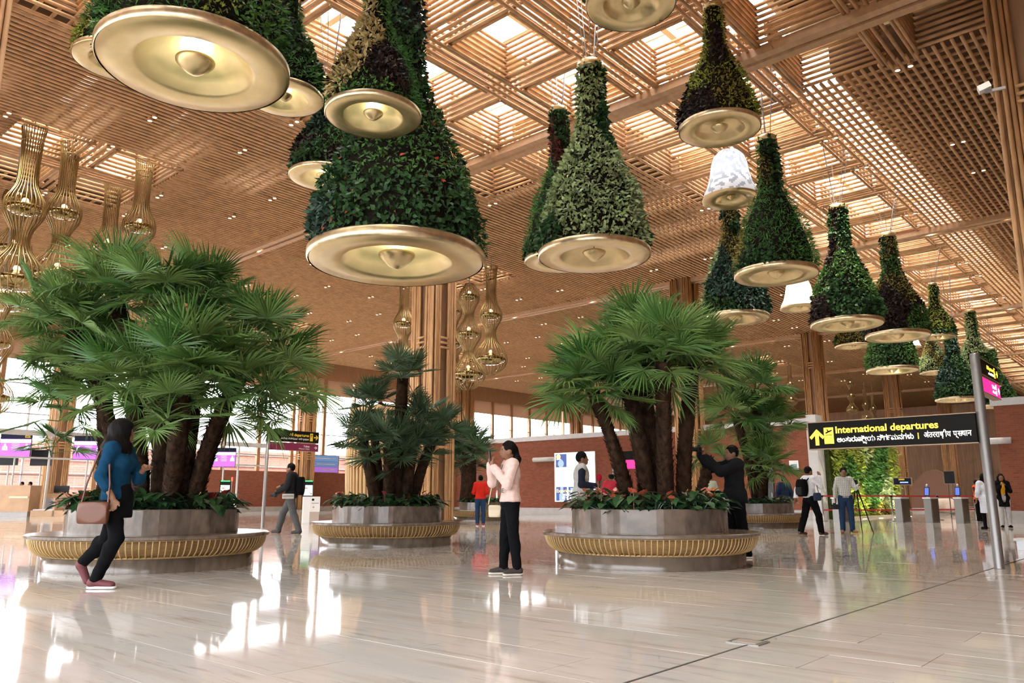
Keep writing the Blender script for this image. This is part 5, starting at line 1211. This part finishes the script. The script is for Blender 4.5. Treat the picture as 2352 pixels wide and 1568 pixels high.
# ================= rounded timber booth behind the middle planter =================
pb = gr(868, 1196); bo = link('timber_booth', None, None, pb, (0, 0, TH)); tag(bo, 'rounded pale timber booth with porthole pipes behind the middle palm', 'booth')
boot = M('booth_timber', (.62, .42, .20), .5, var=.1, scale=2, stretch=(4, 4, .2)); Rb = 1.55; Hb = zat(935, vf(pb).y + 1)
slat = MB(); slat_me = None
prof = lambda t: Rb * (1 + .10 * math.sin(pi * (t * .9 + .05)))
mb = MB(); mb.lathe([(prof(t) - .05, Hb * t) for t in np.linspace(0, 1, 12)] + [(.001, Hb)], 40, (0, 1.5, 0)); mb.build('shell', boot, bo, True)
sl_me = MB().tube([(prof(t), 0, Hb * t) for t in np.linspace(0, 1, 8)], .06, 5).mesh('slat', boot, True)
for k in range(52): link('slat', sl_me, bo, (0, 1.5, 0), (0, 0, 2 * pi * k / 52))
for a_, z_ in ((-2.28, .50 * Hb), (-2.2, .66 * Hb), (-1.45, .68 * Hb), (-1.35, .55 * Hb)):
    o = MB().lathe([(.10, 0), (.10, .12), (.17, .12), (.17, 0)], 20, closed=True).build('porthole', mt['cream'], bo, True, loc=((Rb * 1.12) * math.cos(a_), 1.5 + Rb * 1.12 * math.sin(a_), z_)); o.rotation_euler = (0, pi / 2, a_); o.rotation_mode = 'XYZ'
pw = link('white_post', None, None, gr(944, 1196) + rot((.45, 4.2, 0))); tag(pw, 'tall white square post beside the central bamboo column', 'post'); Yw2 = vf(pw.location).y
MB().box(-.09, .09, -.09, .09, 0, zat(764, Yw2)).build('shaft', mt['white'], pw); MB().box(-.14, .14, -.14, .14, 0, .05).build('base_plate', mt['steel'], pw)

# ================= gates, belts and the green walls beyond =================
def gate(x, y, label, tablet=True):
    e = link('entry_gate', None, None, gr(x, y)); tag(e, label, 'gate')
    MB().box(-.13, .13, -.1, 1.0, 0, .92).build('cabinet', mt['steel'], e); MB().box(-.145, .145, -.2, 1.0, .92, .97).build('top', M('gate_top', (.75, .76, .78), .25), e); MB().box(-.135, .135, .05, .95, .05, .88).build('side_panel', M('gate_bronze', (.16, .11, .08), .35, .7), e)
    if tablet:
        s = MB().box(-.09, .09, -.02, .02, 0, .36).build('tablet', mt['black'], e, loc=(0, -.05, 1.02), rot=(-.35, 0, 0)); MB().box(-.07, .07, -.025, -.02, .03, .33).build('screen', E_('tablet_light', (.08, .14, .6), 1.2), s); MB().lathe([(.001, -.05), (.05, 0), (.001, .05)], 10).build('beacon', wht_d, e, True, loc=(0, .1, 1.45)); MB().tube([(0, .1, .95), (0, .1, 1.42)], .05, 8).build('mast', mt['steel'], e)
gate(2136, 1200, 'steel entry gate with tablet left of the guard'); gate(2207, 1201, 'steel entry gate with tablet nearest the guard'); gate(1924, 1199, 'steel entry gate behind the man in the checked shirt', False); gate(2068, 1199, 'slim steel gate under the small blue display', False)
def stan(x, y, label):
    e = link('queue_post', None, None, gr(x, y)); tag(e, label, 'queue post'); MB().lathe([(.001, 0), (.17, 0), (.17, .03), (.035, .04), (.035, .98), (.05, .98), (.05, 1.08), (.001, 1.08)], 16).build('post', mt['steel'], e, True); MB().tube([(0, 0, .98), (0, 0, 1.06)], .055, 8).build('cassette', mt['black'], e)
    return e
sp_ = [stan(x, y, l) for x, y, l in ((1824, 1196, 'steel queue post left of the man with the backpack'), (1892, 1196, 'steel queue post between the backpack man and the checked shirt'), (2052, 1196, 'steel queue post at the right end of the living wall'), (2158, 1194, 'steel queue post between the two tablet gates'), (2243, 1194, 'steel queue post beside the guard'))]
red_b = M('red_belt', (.42, .025, .025), .7)
for (i, j), l in zip(((1, 2), (2, 3), (3, 4)), ('in front of the living wall', 'behind the left tablet gate', 'leading to the guard')):
    a_, b_ = sp_[i].location, sp_[j].location; e = link('queue_belt', None, None, a_); tag(e, 'pair of red queue belts ' + l, 'belt'); d_ = b_ - a_
    for z in (1.0, .42):
        mb = MB(); n_ = Vector((-d_.y, d_.x, 0)).normalized() * .01
        mb.add([n_ + Vector((0, 0, z)), Vector(d_) + n_ + Vector((0, 0, z)), Vector(d_) + n_ + Vector((0, 0, z + .06)), n_ + Vector((0, 0, z + .06)), -n_ + Vector((0, 0, z)), Vector(d_) - n_ + Vector((0, 0, z)), Vector(d_) - n_ + Vector((0, 0, z + .06)), -n_ + Vector((0, 0, z + .06))], [(0, 1, 2, 3), (7, 6, 5, 4), (0, 4, 5, 1), (2, 6, 7, 3), (0, 3, 7, 4), (1, 5, 6, 2)]).build('belt', red_b, e)
def disp(x, y, w, h, zc, label, on):
    p = at(x, y, zc); W_, H_ = w * zc / F_PX, h * zc / F_PX; e = link('display_stand', None, None, p); tag(e, label, 'display')
    MB().box(-W_ / 2, W_ / 2, -.04, .04, -H_ / 2, H_ / 2).build('housing', trim_m, e); MB().box(-W_ / 2 + .03, W_ / 2 - .03, -.05, -.04, -H_ / 2 + .03, H_ / 2 - .03).build('screen', navy if on else mt['black'], e)
    if on: MB().box(-.15, .1, -.06, -.05, .05, .12).build('logo', yel_d, e); MB().box(-.1, .25, -.06, -.05, -.08, -.02).build('logo_line', ad_l, e)
    for s in (-.1, .1): MB().tube([(s, .0, -H_ / 2), (s, 0, -p.z)], .03, 6).build('leg', mt['steel'], e)
disp(2073, 1105, 40, 17, 36, 'small blue display with a logo above the slim gate', True); disp(2181, 1096, 24, 30, 40, 'blank black display on thin legs between the two gates', False)
mt['moss'] = M('moss_backing', (.05, .065, .018), .9, var=.4, scale=8, spec=.05)
def green_wall(name, a0, a1, b0_, b1__, z1, nrm, types, label, n, ll, seed):
    e = link(name, None, None, W(a0, b0_)); tag(e, label, 'living wall'); rng = np.random.default_rng(seed)
    along = np.array([b1__ - b0_, a1 - a0, 0.0]); L = np.linalg.norm(along)
    bk_ = MB(); nn = np.array(nrm, float)
    q0 = -nn * .3; bk_.add([q0, q0 + along, q0 + along + (0, 0, z1), q0 + (0, 0, z1), -nn * .05, along - nn * .05, along - nn * .05 + (0, 0, z1), -nn * .05 + (0, 0, z1)], [(3, 2, 1, 0), (4, 5, 6, 7), (0, 1, 5, 4), (2, 3, 7, 6), (0, 4, 7, 3), (1, 2, 6, 5)]).build('backing', mt['moss'], e)
    u = rng.random(n); z = rng.random(n) * z1; P = along[None] * u[:, None] + np.stack([0 * z, 0 * z, z], 1) + nn[None] * rng.uniform(0, .15, n)[:, None]
    sx = rng.uniform(0, 1, 14); sz = rng.uniform(0, z1, 14); ty = np.arange(14) % len(types)
    own = ty[np.argmin(((u[:, None] - sx) * L * .7) ** 2 + (z[:, None] - sz) ** 2 + rng.normal(0, .2, (n, 14)), 1)]
    for k, t in enumerate(types):
        m_, l_, ra_ = LM[t]; s = own == k
        leaf_cloud('foliage', P[s], np.repeat(nn[None], s.sum(), 0), ll * l_ / .12, ra_, m_, e, droop=.6, lift=.6, rng=rng, label=m_.name.replace('leaf_', '').replace('_', ' ') + ' foliage patch')
green_wall('living_wall', 19.05, 29, 6.6, 6.6, 4.4, (1, 0, 0), ['lime', 'olive', 'lime', 'mid', 'pale'], 'tall yellow green living wall below the left half of the departures sign', 6500, .30, 5)
green_wall('living_wall', 80, 80, 6, 30, 8.0, (0, -1, 0), ['dark', 'fern', 'blue', 'mid'], 'far dark green living wall beyond the gates', 5000, .45, 6)
for k in range(4):
    wl_ = link('wall_washer', None, None, W(20 + 2.4 * k, 7.6)); tag(wl_, ('first', 'second', 'third', 'farthest')[k] + ' floor uplight along the foot of the living wall, from the left', 'uplight')
    MB().lathe([(.001, .012), (.12, .012), (.14, .006), (.14, 0)], 16).build('bezel', mt['steel'], wl_); MB().lathe([(.001, .014), (.1, .014)], 16).build('lens', mt['lamp'], wl_)
    ld = bpy.data.lights.new('wall_washer_lamp', 'SPOT'); ld.energy = 380; ld.color = (1, .93, .75); ld.spot_size = 2.2; ld.spot_blend = .8; ld.shadow_soft_size = .1
    lo = bpy.data.objects.new('wall_washer_lamp', ld); col.objects.link(lo); lo.parent = wl_; lo.location = (0, 0, .08); lo.rotation_euler = (0, -2.55 + pi * 0 + pi * 0, 0); lo.rotation_euler = (0, pi - .45, 0)
hall('trim_1', MB().box(6.6, 7.0, 20.2, 29, 0, .1), mt['cream'], kind='structure')
do = link('domed_partition', None, None, gr(2152, 1174)); tag(do, 'low brown arched partition beyond the entry gates', 'partition')
mb = MB(); N_ = 20; pts = [(-1.7 + 3.4 * k / N_, .9 + 2.2 * math.sin(pi * (.12 + .76 * k / N_))) for k in range(N_ + 1)]
v = [(x, 0, 0) for x, z in pts] + [(x, 0, z) for x, z in pts] + [(x, .3, 0) for x, z in pts] + [(x, .3, z) for x, z in pts]; m_ = N_ + 1
mb.add(v, [(k, k + 1, m_ + k + 1, m_ + k) for k in range(N_)] + [(2 * m_ + k + 1, 2 * m_ + k, 3 * m_ + k, 3 * m_ + k + 1) for k in range(N_)] + [(m_ + k, m_ + k + 1, 3 * m_ + k + 1, 3 * m_ + k) for k in range(N_)]).build('panel', M('brown_render', (.22, .12, .085), .8), do)
MB().box(-1.7, 1.7, -.05, .35, 0, .25).build('kerb', mt['plinth'], do)
dt = link('covered_table', None, None, gr(2165, 1180)); tag(dt, 'table under a crumpled pale cloth behind the gates', 'table')
surface([('e', vv(0, 0, .55), vv(.9, .6, .5)), ('e', vv(-.5, 0, .75), vv(.4, .5, .35)), ('e', vv(.55, -.1, .35), vv(.5, .5, .35))], [(vv(0, 0, .02), vv(0, 0, -1)), (vv(0, 0, .95), vv(0, 0, 1))], .05, .1, name='cloth', mat=cloth('pale_dust_sheet', (.62, .50, .42)), parent=dt, wrinkle=.02)
for sx in (-.6, .6): MB().box(sx - .04, sx + .04, -.04, .04, 0, .5).build('leg', mt['steel'], dt)
# ================= last small things =================
cl = link('column_floodlight', None, None, at(2264, 202, 14.2), (0, 0, .2)); tag(cl, 'white floodlight clamped to the near right column', 'floodlight'); MB().box(-.12, .08, -.08, .08, -.04, .07).build('housing', mt['white'], cl, rot=(0, -.3, 0)); MB().box(-.02, .3, -.02, .02, -.1, -.05).build('bracket', mt['steel_dk'], cl)
fb = link('floor_box', None, None, gr(1718, 1475) + Vector((0, 0, .002)), (0, 0, 0)); tag(fb, 'small metal outlet plate let into the floor at lower right', 'floor outlet'); MB().box(-.11, .11, -.09, .09, 0, .004).build('plate', mt['steel'], fb); MB().box(-.08, .08, -.06, .06, .004, .006).build('lid', M('floor_lid', (.42, .36, .30), .3), fb)
bl = link('bollard_seat', None, None, gr(2358, 1262)); tag(bl, 'low grey metal box cut off by the right edge', 'box'); MB().box(-.12, .3, -.15, .25, 0, .16).build('body', mt['steel_dk'], bl); MB().box(-.16, .34, -.18, .28, .16, .2).build('lid', mt['cap'], bl)
